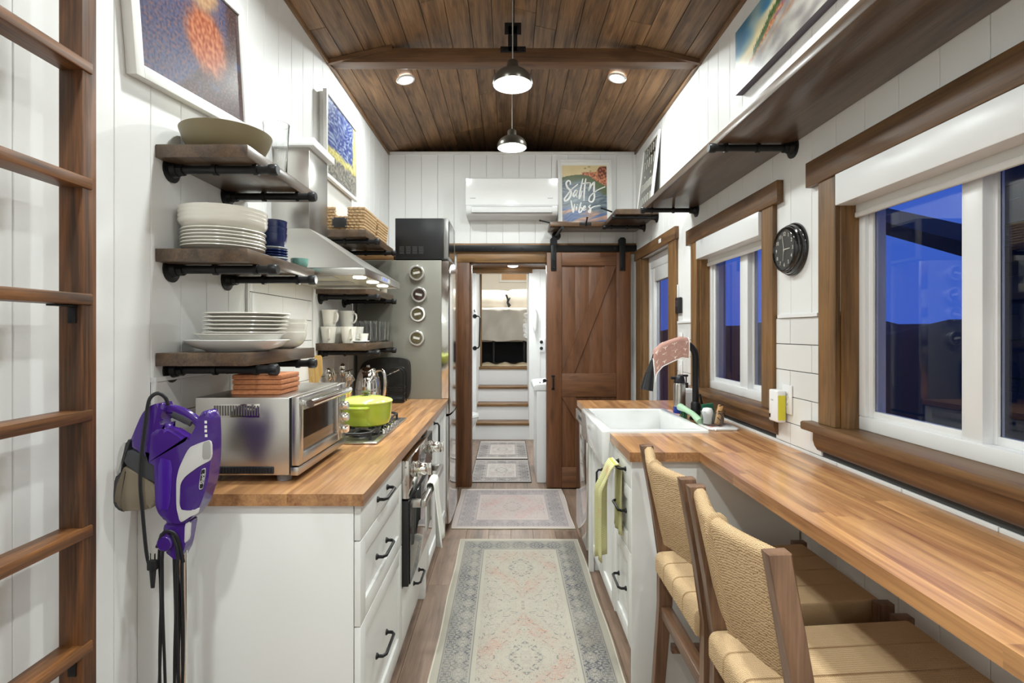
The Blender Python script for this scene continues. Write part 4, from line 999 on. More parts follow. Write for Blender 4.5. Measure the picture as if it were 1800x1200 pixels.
# ================================================================ VACUUM
PUR = mat('purple_gloss', rgb((64, 33, 118)), .15, coat=.5); GRY = mat('vac_grey', (.05, .05, .055), .4); SLV = mat('vac_silver', (.62, .61, .60), .3, .2)
SMK = mat('smoked_clear', rgb((150, 138, 120)), .15, trans=.35, ior=1.2, var=.2, vscale=12)
YV = 1.36
def vp(px, py, Y=None):
    Y = YV if Y is None else Y; return ((px-CX)/FX*Y, H-(py-CY)/FX*Y)
def vz(x, y): return (200+x/4.285, 680+y/4.285)   # crop coordinates of the study zoom
def vpoly(pts): return soft([vp(*vz(*p)) for p in pts], 2 if len(pts) > 5 else 1, .16)
vc = thing('stick_vacuum', (-.86, YV, 0), 'purple corded stick vacuum hanging against the worktop end with its cord wound below', 'vacuum cleaner')
bo_ = MB()
bo_.prism(vpoly([(355,296),(440,305),(575,390),(605,400),(625,345),(655,290),(690,180),(735,165),(765,200),(772,380),(770,540),(750,700),(690,880),(610,985),(545,1005),(410,990),(372,900),(360,860),(350,530),(280,500),(300,400)]), 'y', YV-.045, YV+.045, bev=.012, seg=3)
bo_.prism(vpoly([(368,112),(300,140),(250,200),(150,440),(280,505),(340,520),(400,400),(430,310),(395,290),(385,230),(420,150),(410,115)]), 'y', YV-.040, YV+.040, bev=.012, seg=3)
bo_.build('motor_body', PUR, vc, smooth=60)
def vt3(pts, y, r, **k): return MB().tube(cm([(vp(*vz(*p))[0], y, vp(*vz(*p))[1]) for p in pts]), r, 12, **k)
vt3([(400,165),(470,172),(560,208),(630,258),(655,290)], YV, .0125).build('handle', PUR, vc)
vt3([(450,200),(520,232),(590,268)], YV-.002, .0115).build('handle_grip', GRY, vc)
MB().prism(vpoly([(150,450),(350,530),(355,720),(270,660),(110,560)]), 'y', YV-.040, YV+.040, bev=.006).build('dust_cup_collar', GRY, vc)
MB().prism(vpoly([(108,565),(270,665),(358,725),(365,865),(300,905),(90,915),(50,870),(60,760)]), 'y', YV-.040, YV+.040, bev=.014, seg=3).build('dust_cup', SMK, vc, smooth=60)
MB().prism(vpoly([(140,385),(165,385),(110,560),(60,780),(75,900),(130,918),(90,918),(40,880),(38,780),(50,655),(90,650),(100,560)]), 'y', YV-.035, YV+.035, bev=.003).build('cup_lid', GRY, vc)
MB().prism(vpoly([(95,415),(145,390),(100,560),(85,655),(48,655),(65,500)]), 'y', YV-.030, YV+.030, bev=.004).build('latch_plate', SLV, vc)
MB().prism(vpoly([(610,440),(690,405),(778,378),(782,530),(690,575),(600,640),(548,690),(540,905),(640,905),(690,880),(680,925),(620,950),(560,990),(545,985),(520,880),(520,680),(540,590)]), 'y', YV-.049, YV-.040, bev=.002).build('side_trim', SLV, vc)
MB().prism(vpoly([(715,400),(775,385),(775,520),(712,528)]), 'y', YV-.051, YV-.045, bev=.0015).build('release_button', mat('vac_button', (.35, .34, .33), .3), vc)
MB().prism(vpoly([(385,510),(495,540),(470,900),(380,900)]), 'y', YV-.048, YV-.044, bev=.001).build('side_inset', mat('purple_deep', rgb((66, 28, 140)), .2, coat=.4), vc)
bd_ = MB().prism(vpoly([(705,600),(735,588),(735,640),(715,745),(690,750),(688,720)]), 'y', YV-.050, YV-.044, bev=.001).build('badge', SLV, vc)
MB().prism(vpoly([(706,606),(733,594),(731,650),(718,735),(694,742),(697,690)]), 'y', YV-.0512, YV-.0500).build('badge_panel', BLKP, bd_, smooth=0)
def text(s, name, m, parent, loc, size, rot, ext=.0003, sx=1):
    c_ = bpy.data.curves.new(name, 'FONT'); c_.body = s; c_.size = size; c_.extrude = ext; c_.align_x = 'CENTER'; c_.align_y = 'CENTER'
    o_ = bpy.data.objects.new('tmp_text', c_); COL.objects.link(o_); dg = bpy.context.evaluated_depsgraph_get(); dg.update()
    me = bpy.data.meshes.new_from_object(o_.evaluated_get(dg)); bpy.data.objects.remove(o_)
    me.transform(Matrix.Diagonal((sx, 1, 1, 1))); me.materials.clear(); me.materials.append(m)
    o2 = bpy.data.objects.new(name, me); COL.objects.link(o2); o2.parent = parent; o2.location = Vector(loc)-wloc(parent); o2.rotation_euler = rot; return o2
bc = vp(*vz(717, 668)); text('Shark', 'lettering', LABW, bd_, (bc[0], YV-.0518, bc[1]), .0125, (PI/2, -1.45, 0))
for k, (a, b) in enumerate(((735, 250), (735, 285), (735, 315), (738, 350))):
    q = vp(*vz(a, b)); MB().box(q[0]-.003, YV-.0465, q[1]-.004, q[0]+.003, YV-.0445, q[1]+.003).build('marking', LABW, vc, smooth=0)
MB().prism(vpoly([(405,995),(610,985),(600,1020),(570,1190),(520,1300),(400,1200)]), 'y', YV-.035, YV+.03, bev=.006).build('neck', PUR, vc)
MB().prism(vpoly([(570,1010),(608,990),(600,1120),(565,1160)]), 'y', YV-.037, YV-.02, bev=.002).build('neck_trim', SLV, vc)
q = vp(*vz(430, 1150)); MB().lathe([(.0001, -.052), (.017, -.052), (.020, -.048), (.020, -.03)], (q[0], YV, q[1]), 20, 'y').build('cord_hook', PUR, vc)
MB().prism(vpoly([(385,1080),(440,1060),(468,1100),(465,1160),(395,1160)]), 'y', YV-.046, YV-.034, bev=.003).build('hook_arm', PUR, vc)
xp_ = vp(318, 950)[0]
MB().cyl((xp_, YV, .03), (xp_, YV, .93), .0165, n=20).build('wand', CHROME, vc)
MB().box(xp_-.12, YV-.09, .002, xp_+.12, YV+.03, .055, bev=.015, seg=3).build('floor_head', PUR, vc)
crd = MB(); q0 = vp(*vz(430, 1150))
for k, dx in enumerate((-.030, -.022, -.012, .012, .020, .028, .034)):
    xt = q0[0]+.008+dx*.9; yo = YV-.030-.006*(k % 3)
    pts = [(q0[0]+.01+dx*.2, yo, q0[1]+.025)]+[(xt+.004*math.sin(k*2+t_*6), yo, q0[1]-.02-t_*(q0[1]-.20)) for t_ in [i/9 for i in range(10)]]
    crd.tube(cm(pts, 3), .0042, 6)
crd.tube(cm([(q0[0]-.02, YV-.045, q0[1]-.01), (q0[0]-.0, YV-.05, q0[1]+.03), (q0[0]+.03, YV-.045, q0[1]+.02), (q0[0]+.045, YV-.035, q0[1]-.05)]), .0042, 6)
crd.tube(cm([(vp(*vz(*p))[0], y_, vp(*vz(*p))[1]) for p, y_ in (((430,130), YV-.02), ((420,75), YV-.03), ((380,40), YV-.04), ((340,60), YV-.05), ((318,120), YV-.055), ((300,300), YV-.062), ((280,500), YV-.065), ((272,700), YV-.065), ((285,900), YV-.062), ((310,1190), YV-.06), ((330,1300), YV-.058))]), .005, 8)
crd.build('power_cord', mat('cord_black', (.012, .012, .014), .45), vc)
pq = vp(283, 985); pl = MB().box(pq[0]-.012, YV-.07, pq[1]-.01, pq[0]+.012, YV-.048, pq[1]+.016, bev=.004).cyl((pq[0], YV-.058, pq[1]-.055), (pq[0], YV-.058, pq[1]-.008), .005, .009, n=10)
pl = pl.build('plug', BLKP, vc)
for dx in (-.006, .006): MB().box(pq[0]+dx-.0008, YV-.063, pq[1]+.016, pq[0]+dx+.0008, YV-.056, pq[1]+.032).build('prong', CHROME, pl, smooth=0)

vc.scale = (1, .55, 1)
# ================================================================ RIGHT WORKTOP, SINK, CABINETS
wr_t = thing('worktop', (.9, 2.0, .88), 'butcher block worktop round the sink that narrows into the long desk under the windows', 'worktop')
SY0, SY1, SXF, SXB = 2.38, 3.060, .428, .905
butcher(wr_t, .465, SXB+.013, SY1+.001, 3.527, .883, CT, seed=14)
butcher(wr_t, .465, SXB+.013, 2.0, SY0-.001, .883, CT, seed=15)
butcher(wr_t, SXB+.0135, XR-.008, 2.0, 3.527, .883, CT, seed=16)
butcher(wr_t, .731, XR-.008, .20, 1.9995, .883, CT, seed=17)
# sink
sk = thing('farmhouse_sink', (.66, 2.73, .75), 'white porcelain farmhouse sink with deep apron set in the right worktop', 'sink')
zt, zb = .934, .770
m = MB()
SW = .038
m.box(SXF, SY0, zb, SXF+.05, SY1, zt, bev=.012, seg=3)
m.build('apron', PORC, sk, smooth=60)
m = MB().box(SXF+.03, SY0, .80, SXB+.012, SY0+SW, zt-.0006, bev=.008, seg=3).box(SXF+.03, SY1-SW, .80, SXB+.012, SY1, zt-.0006, bev=.008, seg=3).box(SXB-.03, SY0+.01, .80, SXB+.012, SY1-.01, zt-.0003, bev=.008, seg=3)
m.box(SXF+.045, SY0+.012, .776, SXB, SY1-.012, .803, bev=.003)
m.build('basin', PORC, sk, smooth=60)
MB().lathe([(.0001, .805), (.035, .805), (.04, .807), (.042, .8035)], (.68, 2.73, 0), 24).build('drain', STEEL, sk)
FXR = .480
rc = thing('sink_cabinet', (.8, 2.7, 0), 'white shaker sink cabinet below the farmhouse sink', 'cabinet')
MB().box(FXR+.02, 2.365, .09, XR-.008, 3.045, .70).build('body', CABW, rc, smooth=0)
MB().box(FXR+.02, 3.028, 0, XR-.02, 3.046, .705, bev=.001).box(FXR-.012, 3.01, 0, FXR+.015, 3.046, .765, bev=.001).build('side_panel', CABW, rc, smooth=0)
MB().box(FXR+.06, 2.37, 0, FXR+.065, 3.02, .09).build('toe_kick', CABW, rc, smooth=0)
dd = shaker(rc, FXR, 2.367, 2.686, .125, .7685, 'door', s=-1); bar_handle(dd, FXR, 2.655, .60, s=-1, L=.16, vert=True)
dd = shaker(rc, FXR, 2.690, 3.008, .125, .7685, 'door', s=-1)
dc = thing('drawer_unit', (.8, 2.2, 0), 'white three-drawer cabinet with the yellow towel, right of the sink doors', 'cabinet')
MB().box(FXR+.02, 2.046, .09, XR-.008, 2.363, .882).build('body', CABW, dc, smooth=0)
MB().box(FXR+.001, 2.3635, .12, FXR+.03, 2.3795, .882).build('filler_strip', CABW, dc, smooth=0)
MB().box(FXR-.0, 2.028, 0, XR-.008, 2.045, .882, bev=.001).build('side_panel', CABW, dc)
MB().box(FXR+.06, 2.05, 0, FXR+.065, 2.36, .09).build('toe_kick', CABW, dc, smooth=0)
for (a, b, sl, hz) in ((.766, .878, True, .822), (.512, .762, False, .655), (.142, .508, False, .34)):
    q = shaker(dc, FXR, 2.047, 2.363, a, b, 'drawer', s=-1, slab=sl); bar_handle(q, FXR, 2.20 if sl else 2.19, hz, s=-1, L=.135)
dw = thing('dishwasher', (.8, 3.3, 0), 'slim stainless dishwasher at the far end of the right run', 'dishwasher')
MB().box(.50, 3.065, .09, 1.12, 3.515, .880).build('body', FRS, dw, smooth=0)
MB().box(.458, 3.065, .10, .499, 3.515, .795, bev=.003).build('door', STEELM, dw)
MB().box(.455, 3.065, .80, .499, 3.515, .868, bev=.003).build('control_panel', STEEL, dw)
MB().box(.4535, 3.20, .825, .456, 3.38, .845).build('handle_recess', BLKP, dw, smooth=0)
MB().box(.52, 3.07, .0, .525, 3.51, .09).build('toe_kick', BLKP, dw, smooth=0)
# outlet low on the end panel
def outlet(x, y, z, nm, lab, back=True, face='x'):
    t = thing(nm, (x, y, z), lab, 'outlet'); 
    if face == 'x':
        MB().box(XR-.007-.005, y-.036, z-.058, XR-.007, y+.036, z+.058, bev=.002).build('plate', VINYL, t)
        for c in (-.02, .02):
            MB().lathe([(.0001, -.0065), (.0155, -.0065), (.016, -.005)], (XR-.007, y, z+c), 16, 'x').build('socket', VINYL, t)
            MB().box(XR-.0142, y-.007, z+c-.005, XR-.0132, y-.005, z+c+.005).box(XR-.0142, y+.005, z+c-.005, XR-.0132, y+.007, z+c+.005).build('slot', BLKP, t, smooth=0)
    return t
ot = thing('panel_outlet', (.83, 2.027, .15), 'small white socket strip low on the cabinet end behind the chair', 'outlet')
MB().box(.795, 2.012, .12, .83, 2.0282, .30, bev=.002).build('plate', VINYL, ot)
for z_ in (.15, .235): MB().box(.802, 2.005, z_, .832, 2.013, z_+.045, bev=.002).build('plug', mat('plug_grey', (.6, .6, .58), .4), ot)
# yellow towel
STR = bpy.data.materials.new('striped_towel'); STR.use_nodes = True; nt = STR.node_tree; b = nt.nodes['Principled BSDF']; b.inputs['Roughness'].default_value = .9
N = nt.nodes.new; L = nt.links.new; tc = N('ShaderNodeTexCoord'); wv = N('ShaderNodeTexWave'); wv.bands_direction = 'Z'; wv.inputs['Scale'].default_value = 58; wv.inputs['Distortion'].default_value = .9
L(tc.outputs['Object'], wv.inputs['Vector']); crp = N('ShaderNodeValToRGB'); crp.color_ramp.elements[0].color = (*rgb((176, 172, 84)), 1); crp.color_ramp.elements[1].color = (*rgb((206, 202, 172)), 1); crp.color_ramp.elements[0].position = .35; crp.color_ramp.elements[1].position = .6
L(wv.outputs['Fac'], crp.inputs[0]); ns = N('ShaderNodeTexNoise'); ns.inputs['Scale'].default_value = 9; L(tc.outputs['Object'], ns.inputs['Vector'])
mr = N('ShaderNodeMapRange'); mr.inputs[1].default_value = .58; mr.inputs[2].default_value = .66; L(ns.outputs['Fac'], mr.inputs[0]); mx = N('ShaderNodeMix'); mx.data_type = 'RGBA'; mx.inputs[7].default_value = (*rgb((206, 140, 110)), 1)
mu = N('ShaderNodeMath'); mu.operation = 'MULTIPLY'; mu.inputs[1].default_value = .5; L(mr.outputs[0], mu.inputs[0]); L(mu.outputs[0], mx.inputs[0]); L(crp.outputs[0], mx.inputs[6]); L(mx.outputs[2], b.inputs['Base Color'])
P = []
for i in range(31):
    u = i/30; row = []
    for j in range(19):
        v = j/18; pinch = 1-.35*abs(math.sin(PI*min(1, u*1.0)))*.6
        yy = 2.215+(v-.5)*.135*(1.0-.1*math.sin(PI*u))
        if u < .46: x_ = .4675-.010*math.sin(v*13)*(.46-u)*2; z_ = .545+(.812-.545)*u/.46
        elif u < .56: a = (u-.46)/.10*PI; x_ = .450+.0185*math.cos(a); z_ = .818+.016*math.sin(a)
        else: k = (u-.56)/.44; x_ = .425-.030*min(1, k*4)*(1+.7*math.sin(v*9+.5)); z_ = .815-.385*k+.02*math.sin(v*5)*k
        row.append((x_, yy+.012*math.sin(u*9+v*3)*abs(u-.5), z_))
    P.append(row)
cloth_mesh(P, .004, 'hand_towel', STR, 'yellow and cream striped hand towel hanging from the top drawer handle', 'towel')
# ================================================================ FAUCET AND SINK THINGS
fc = thing('faucet', (.985, 2.75, CT), 'tall matte black gooseneck faucet behind the sink', 'faucet')
MB().lathe([(.0001, CT+.0005), (.030, CT+.0005), (.030, CT+.012), (.024, CT+.018), (.024, CT+.085), (.018, CT+.095), (.0001, CT+.095)], (.985, 2.75, 0), 24).build('base', BLACK, fc)
arc = [(.985, 2.75, CT+.08), (.985, 2.75, 1.24)]+[(.915+.070*math.cos(a), 2.75, 1.245+.075*math.sin(a)) for a in [PI*k/10*.62 for k in range(1, 11)]]+[(.80, 2.75, 1.283), (.775, 2.75, 1.255), (.765, 2.75, 1.215)]
MB().tube(arc, .0165, 14).build('neck', BLACK, fc)
MB().cyl((.767, 2.75, 1.225), (.745, 2.75, 1.165), .018, .022, n=20).cyl((.745, 2.75, 1.165), (.728, 2.75, 1.075), .023, .034, n=20).build('spray_head', BLKP, fc)
MB().cyl((.985, 2.75, CT+.05), (1.035, 2.74, CT+.045), .020, n=16).tube([(1.02, 2.72, CT+.05), (1.00, 2.70, CT+.09), (.985, 2.69, CT+.14)], .006, 8).build('lever', BLACK, fc)
# draped printed cloth
PK = bpy.data.materials.new('pink_print'); PK.use_nodes = True; nt = PK.node_tree; b = nt.nodes['Principled BSDF']; b.inputs['Roughness'].default_value = .85
N = nt.nodes.new; L = nt.links.new
def MM(nt, op, a, b_=None, c_=None):
    n = nt.nodes.new('ShaderNodeMath'); n.operation = op
    for i, v in enumerate((a, b_, c_)):
        if v is None: continue
        if isinstance(v, (int, float)): n.inputs[i].default_value = v
        else: nt.links.new(v, n.inputs[i])
    return n.outputs[0]
tc = N('ShaderNodeTexCoord'); vo = N('ShaderNodeTexVoronoi'); vo.voronoi_dimensions = '2D'; vo.inputs['Scale'].default_value = 24; vo.inputs['Randomness'].default_value = .2
sp = N('ShaderNodeSeparateXYZ'); L(tc.outputs['UV'], sp.inputs[0]); cb_ = N('ShaderNodeCombineXYZ'); L(sp.outputs[0], cb_.inputs[0]); L(sp.outputs[1], cb_.inputs[1]); L(cb_.outputs[0], vo.inputs['Vector'])
sub = N('ShaderNodeVectorMath'); sub.operation = 'SUBTRACT'; sc = N('ShaderNodeVectorMath'); sc.operation = 'SCALE'; sc.inputs['Scale'].default_value = 1.0
L(cb_.outputs[0], sub.inputs[0]); L(vo.outputs['Position'], sub.inputs[1]); s2_ = N('ShaderNodeSeparateXYZ'); L(sub.outputs[0], s2_.inputs[0])
ax_ = MM(nt, 'ABSOLUTE', s2_.outputs[0]); ay_ = s2_.outputs[1]
chev = MM(nt, 'LESS_THAN', MM(nt, 'ABSOLUTE', MM(nt, 'SUBTRACT', ay_, MM(nt, 'MULTIPLY', ax_, 1.0))), .0016)
near = MM(nt, 'LESS_THAN', ax_, .009); stem = MM(nt, 'MULTIPLY', MM(nt, 'LESS_THAN', ax_, .0011), MM(nt, 'LESS_THAN', MM(nt, 'ABSOLUTE', ay_), .010))
fac = MM(nt, 'MAXIMUM', MM(nt, 'MULTIPLY', chev, near), stem)
mx = N('ShaderNodeMix'); mx.data_type = 'RGBA'; mx.inputs[6].default_value = (*rgb((176, 134, 122)), 1); mx.inputs[7].default_value = (*rgb((236, 226, 214)), 1); L(fac, mx.inputs[0]); L(mx.outputs[2], b.inputs['Base Color'])
arcc = [(.760, 1.225), (.768, 1.27), (.80, 1.302), (.85, 1.320), (.905, 1.338), (.945, 1.330)]
def arcp(u):
    t_ = u*(len(arcc)-1); i = min(int(t_), len(arcc)-2); f = t_-i; return [arcc[i][k]*(1-f)+arcc[i+1][k]*f for k in (0, 1)]
P = []; UV = []
for i in range(25):
    u = i/24; cx_, cz_ = arcp(u); row = []
    for j in range(25):
        v = j/24*2-1; s_ = abs(v)
        if s_ < .2: a = v/.2*PI/2; yy = 2.75+.021*math.sin(a); zz = cz_+.021*math.cos(a)-.004
        else: k = (s_-.2)/.8; yy = 2.75+math.copysign(.021+.004*math.sin(u*7+v), v); zz = cz_-.004-(.105-.02*u)*k
        row.append((cx_+ (1-u)*.012*max(0, s_-.2), yy, zz)); UV.append((u*.19, v*.14))
    P.append(row)
mbc = MB().grid(P); me_uv = [(x, y) for x, y in UV]
oc = mbc.build('printed_cloth', [PK], smooth=80)
uvl = oc.data.uv_layers.new(name='UVMap')
co = {}
for i in range(25):
    for j in range(25): co[tuple(round(c_, 5) for c_ in P[i][j])] = UV[i*25+j]
for lp in oc.data.loops:
    v = oc.data.vertices[lp.vertex_index].co; uvl.data[lp.index].uv = co.get(tuple(round(c_, 5) for c_ in v), (0, 0))
recenter(oc); tag(oc, 'dusty pink cloth with white sprig print draped over the faucet neck', 'cloth')
md = oc.modifiers.new('s', 'SOLIDIFY'); md.thickness = .003; md.offset = 0
hem = MB(); hem.tube([Vector(p)+Vector((0, 0, 0)) for p in P[0]], .0032, 6); hem.tube(P[-1], .0032, 6); hem.tube([r[0] for r in P], .0032, 6); hem.tube([r[-1] for r in P], .0032, 6)
hem.build('white_hem', mat('hem_white', (.85, .84, .82), .8), oc)
WR = CT+.0008
tb = thing('steel_bottle', (.966, 2.95, WR), 'brushed steel bottle with black spout cap and blue foot behind the sink', 'bottle')
MB().lathe([(.0001, .041), (.033, .041), (.0335, .16), (.030, .172), (.0001, .172)], n=30).build('body', STEEL, tb, local=True)
MB().lathe([(.0001, .0), (.033, .0), (.034, .004), (.034, .040), (.0001, .040)], n=30).build('foot', mat('deep_blue', rgb((30, 60, 150)), .25), tb, local=True)
MB().lathe([(.0001, .173), (.031, .173), (.031, .18), (.026, .205), (.018, .215), (.0001, .218)], n=30).box(-.05, -.010, .192, -.015, .010, .208, bev=.004).build('cap', BLKP, tb, local=True)
so = thing('soap_bottle', (1.035, 3.04, WR), 'white soap pump bottle with printed label and black pump behind the faucet', 'bottle')
MB().box(-.035, -.03, .0, .035, .03, .135, bev=.012, seg=3).build('body', VINYL, so, local=True)
MB().box(-.028, -.0312, .03, .028, -.0302, .11).build('label', mat('label_print', (.7, .7, .7), .5, var=.35, vscale=220), so, local=True, smooth=0)
MB().cyl((0, 0, .135), (0, 0, .165), .012, n=14).cyl((0, 0, .165), (0, 0, .20), .004, n=8).box(-.045, -.008, .20, .010, .008, .212, bev=.003).build('pump', BLKP, so, local=True)
tr1 = single(MB().prism([(.905+.02, 2.70), (.905+.02, 3.02), (1.09, 3.02), (1.09, 2.81), (1.02, 2.81), (1.02, 2.70)], 'z', WR, WR+.001) if 0 else MB().box(.925, 2.86, WR, .955, 3.08, WR+.004, bev=.001), 'drip_mat', mat('mat_pink', rgb((200, 150, 140)), .8, var=.3, vscale=60), 'narrow pink patterned mat at the far rim of the sink', 'mat')
ct_ = thing('stone_coaster', (1.01, 2.52, WR), 'rounded white drying stone with red leaf print under the sponge cup', 'coaster')
MB().prism([(1.01+.075*sx*(1 if True else 1)+dx, 2.52+.085*sy+dy) for sx, sy, dx, dy in ((1, -1, -.02, 0), (1, -1, 0, .02), (1, 1, 0, -.02), (1, 1, -.02, 0), (-1, 1, .02, 0), (-1, 1, 0, -.02), (-1, -1, 0, .02), (-1, -1, .02, 0))], 'z', WR, WR+.009, bev=.002).build('stone', PORC, ct_)
RP = mat('red_print', rgb((170, 80, 66)), .6)
random.seed(4)
for k in range(9):
    a = random.uniform(0, PI); cx_, cy_ = 1.01+random.uniform(-.055, .055), 2.52+random.uniform(-.065, .065)
    MB().prism([(cx_+.022*math.cos(a), cy_+.022*math.sin(a)), (cx_+.006*math.cos(a+1.57), cy_+.006*math.sin(a+1.57)), (cx_-.022*math.cos(a), cy_-.022*math.sin(a)), (cx_-.006*math.cos(a+1.57), cy_-.006*math.sin(a+1.57))], 'z', WR+.009, WR+.0094).build('leaf_print', RP, ct_, smooth=0)
MB().ball((.962, 2.425, WR+.005), .005, 8).build('cord_knot', VINYL, ct_)
cu_ = thing('sponge_cup', (.995, 2.545, WR+.0095), 'clear ribbed cup holding sponges and a white brush head', 'cup')
MB().lathe([(.0001, 0), (.046, 0), (.049, .003), (.056, .065), (.058, .068), (.055, .068), (.047, .006), (.0001, .005)], n=32).build('cup', GLASS, cu_, local=True)
sg = thing('green_sponge', (1.005, 2.60, WR+.02), 'dark green scouring sponge standing in the clear cup', 'sponge')
MB().box(-.032, -.010, 0, .025, .010, .085, bev=.005).rot(-.15, 'Y', (0, 0, 0)).build('sponge', mat('sponge_green', rgb((26, 84, 62)), .95, bump=.6, bscale=200), sg, local=True)
sg = thing('patterned_sponge', (1.018, 2.565, WR+.02), 'tan sponge with dark zigzag pattern in the clear cup', 'sponge')
MB().box(-.006, -.016, 0, .012, .012, .085, bev=.004).rot(.25, 'Y', (0, 0, 0)).build('sponge', mat('sponge_tan', rgb((206, 160, 110)), .9), sg, local=True)
for k in range(4): MB().box(-.008, -.0165, .03+k*.014, .014, -.0158, .034+k*.014).rot(.25, 'Y', (0, 0, 0)).rot(.5*(-1)**k, 'Y', (0, 0, .032+k*.014)).build('zigzag', BLKP, sg, local=True, smooth=0)
wbh = thing('brush_head', (.966, 2.535, WR+.018), 'round white brush head resting in the clear cup', 'brush')
MB().lathe([(.0001, 0), (.018, 0), (.020, .03), (.024, .045), (.026, .06), (.020, .072), (.0001, .076)], n=20).build('head', VINYL, wbh, local=True)
gb_ = thing('dish_brush', (.93, 2.66, WR), 'pale green handled dish brush lying behind the sink rim', 'brush')
MINT = mat('mint_plastic', rgb((176, 210, 176)), .35)
MB().tube([(.945, 2.57, WR+.018), (.935, 2.65, WR+.045), (.925, 2.72, WR+.055), (.918, 2.79, WR+.060)], .012, 12, rs=[.019, .014, .014, .020]).build('handle', MINT, gb_)
hb_ = MB()
random.seed(6)
for k in range(60):
    a = random.uniform(0, 6.28); r_ = .018*math.sqrt(random.random()); p0 = (.935+r_*math.cos(a)*.6, 2.78+r_*math.sin(a), WR+.048); hb_.tube([p0, (p0[0]+.6*r_*math.cos(a)-.004, p0[1]+.9*r_*math.sin(a), WR+.003)], .0012, 4)
hb_.build('bristles', mat('bristle_green', rgb((60, 110, 80)), .8), gb_, kind='stuff')
# ================================================================ CLOCK, SWITCHES, THERMOSTAT
ck = thing('wall_clock', (XR, 2.085, 1.6), 'round black wall clock with stepped rim and pale numerals between the windows', 'clock')
cc = (XR-.0005, 2.085, 1.7075)
CBK = mat('clock_black', (.012, .012, .013), .12, coat=.5)
MB().lathe([(.0001, 0), (.105, 0), (.106, -.005), (.102, -.013), (.098, -.015), (.098, -.018), (.095, -.027), (.091, -.029), (.091, -.032), (.087, -.040), (.081, -.043), (.079, -.036), (.0001, -.036)], cc, 64, 'x').build('case', CBK, ck)
fce = MB().lathe([(.0001, -.0362), (.0785, -.0362)], cc, 48, 'x').build('dial', mat('dial_grey', (.05, .047, .042), .4), ck, smooth=0)
NUM = mat('numeral_pale', (.72, .7, .62), .5)
RR = (PI/2, 0, -PI/2)
for h_ in range(1, 13):
    a = h_*PI/6; text(str(h_), 'numeral', NUM, fce, (cc[0]-.0372, cc[1]-.061*math.sin(a), cc[2]+.061*math.cos(a)), .021, RR)
def hand(a, L0, L1, w_, off):
    n_ = Vector((0, -math.sin(a), math.cos(a))); s_ = Vector((0, math.cos(a), math.sin(a))); c0 = Vector((cc[0]-off, cc[1], cc[2]))
    mb = MB(); pts = [c0-n_*L0-s_*w_, c0-n_*L0+s_*w_, c0+n_*L1+s_*w_*.5, c0+n_*L1-s_*w_*.5]
    mb.grid([pts, [p+Vector((-.0008, 0, 0)) for p in pts]], close_v=True, cap=True); return mb.build('clock_hand', NUM, ck, smooth=0)
hand(PI/2, .006, .042, .0022, .0378); hand(-.22, .008, .058, .0014, .0388); hand(PI+.12, .008, .045, .0008, .0398)
th_ = thing('thermostat', (XR, 3.19, 1.5), 'small black wall thermostat left of the window behind the sink', 'thermostat')
_y = 1047/(1196-893); thz = H+(583-536)/920*_y
th_.location = (XR, _y, thz-.05)
MB().box(XR-.022, _y-.045, thz-.055, XR-.001, _y+.045, thz+.05, bev=.006).build('case', BLKP, th_)
MB().box(XR-.0235, _y-.032, thz-.01, XR-.0218, _y+.032, thz+.03).build('screen', mat('screen_grey', (.04, .045, .05), .1), th_, smooth=0)
for k, (px, py, lab) in enumerate(((1190.5, 523, 'narrow white switch plate on the wall beside the black thermostat, upper one'), )):
    _y = 1047/(px-893); _z = H+(583-py)/920*_y
    sw = thing('switch_plate', (XR, _y, _z-.06), lab, 'switch'); MB().box(XR-.008, _y-.036, _z-.085, XR-.001, _y+.036, _z+.085, bev=.002).build('plate', VINYL, sw)
    MB().box(XR-.014, _y-.016, _z-.033, XR-.008, _y+.016, _z+.033, bev=.002).build('rocker', VINYL, sw)
for py, lab in ((600, 'white switch plate on the tiles above the steel bottle'), (648, 'lower white switch plate on the tiles above the steel bottle')):
    _y = 3.42; _z = H+(583-py)/920*_y
    sw = thing('switch_plate', (XR, _y, _z-.06), lab, 'switch'); MB().box(XR-.014, _y-.036, _z-.058, XR-.0075, _y+.036, _z+.058, bev=.002).build('plate', VINYL, sw)
    MB().box(XR-.019, _y-.012, _z-.03, XR-.014, _y+.012, _z+.03, bev=.002).build('rocker', VINYL, sw)
_y = 2.135; _z = H-(722-583)/920*_y+.05
ou1 = outlet(XR, _y-.02, _z, 'wall_outlet', 'white wall outlet on the tiles between the two windows')
pd = thing('plug_in_device', (XR-.03, _y+.03, _z-.06), 'white plug-in device with yellow label in the outlet between the windows', 'device')
MB().box(XR-.05, _y-.022, _z-.095, XR-.0142, _y+.05, _z+.035, bev=.006, seg=3).build('body', VINYL, pd)
MB().box(XR-.048, _y-.0228, _z-.085, XR-.018, _y-.0218, _z+.015).build('yellow_label', mat('label_yellow', rgb((222, 214, 60)), .5), pd, smooth=0)
MB().box(XR-.0506, _y+.012, _z-.01, XR-.0498, _y+.03, _z-.004).build('mark', mat('mark_grey', (.5, .5, .5), .5), pd, smooth=0)
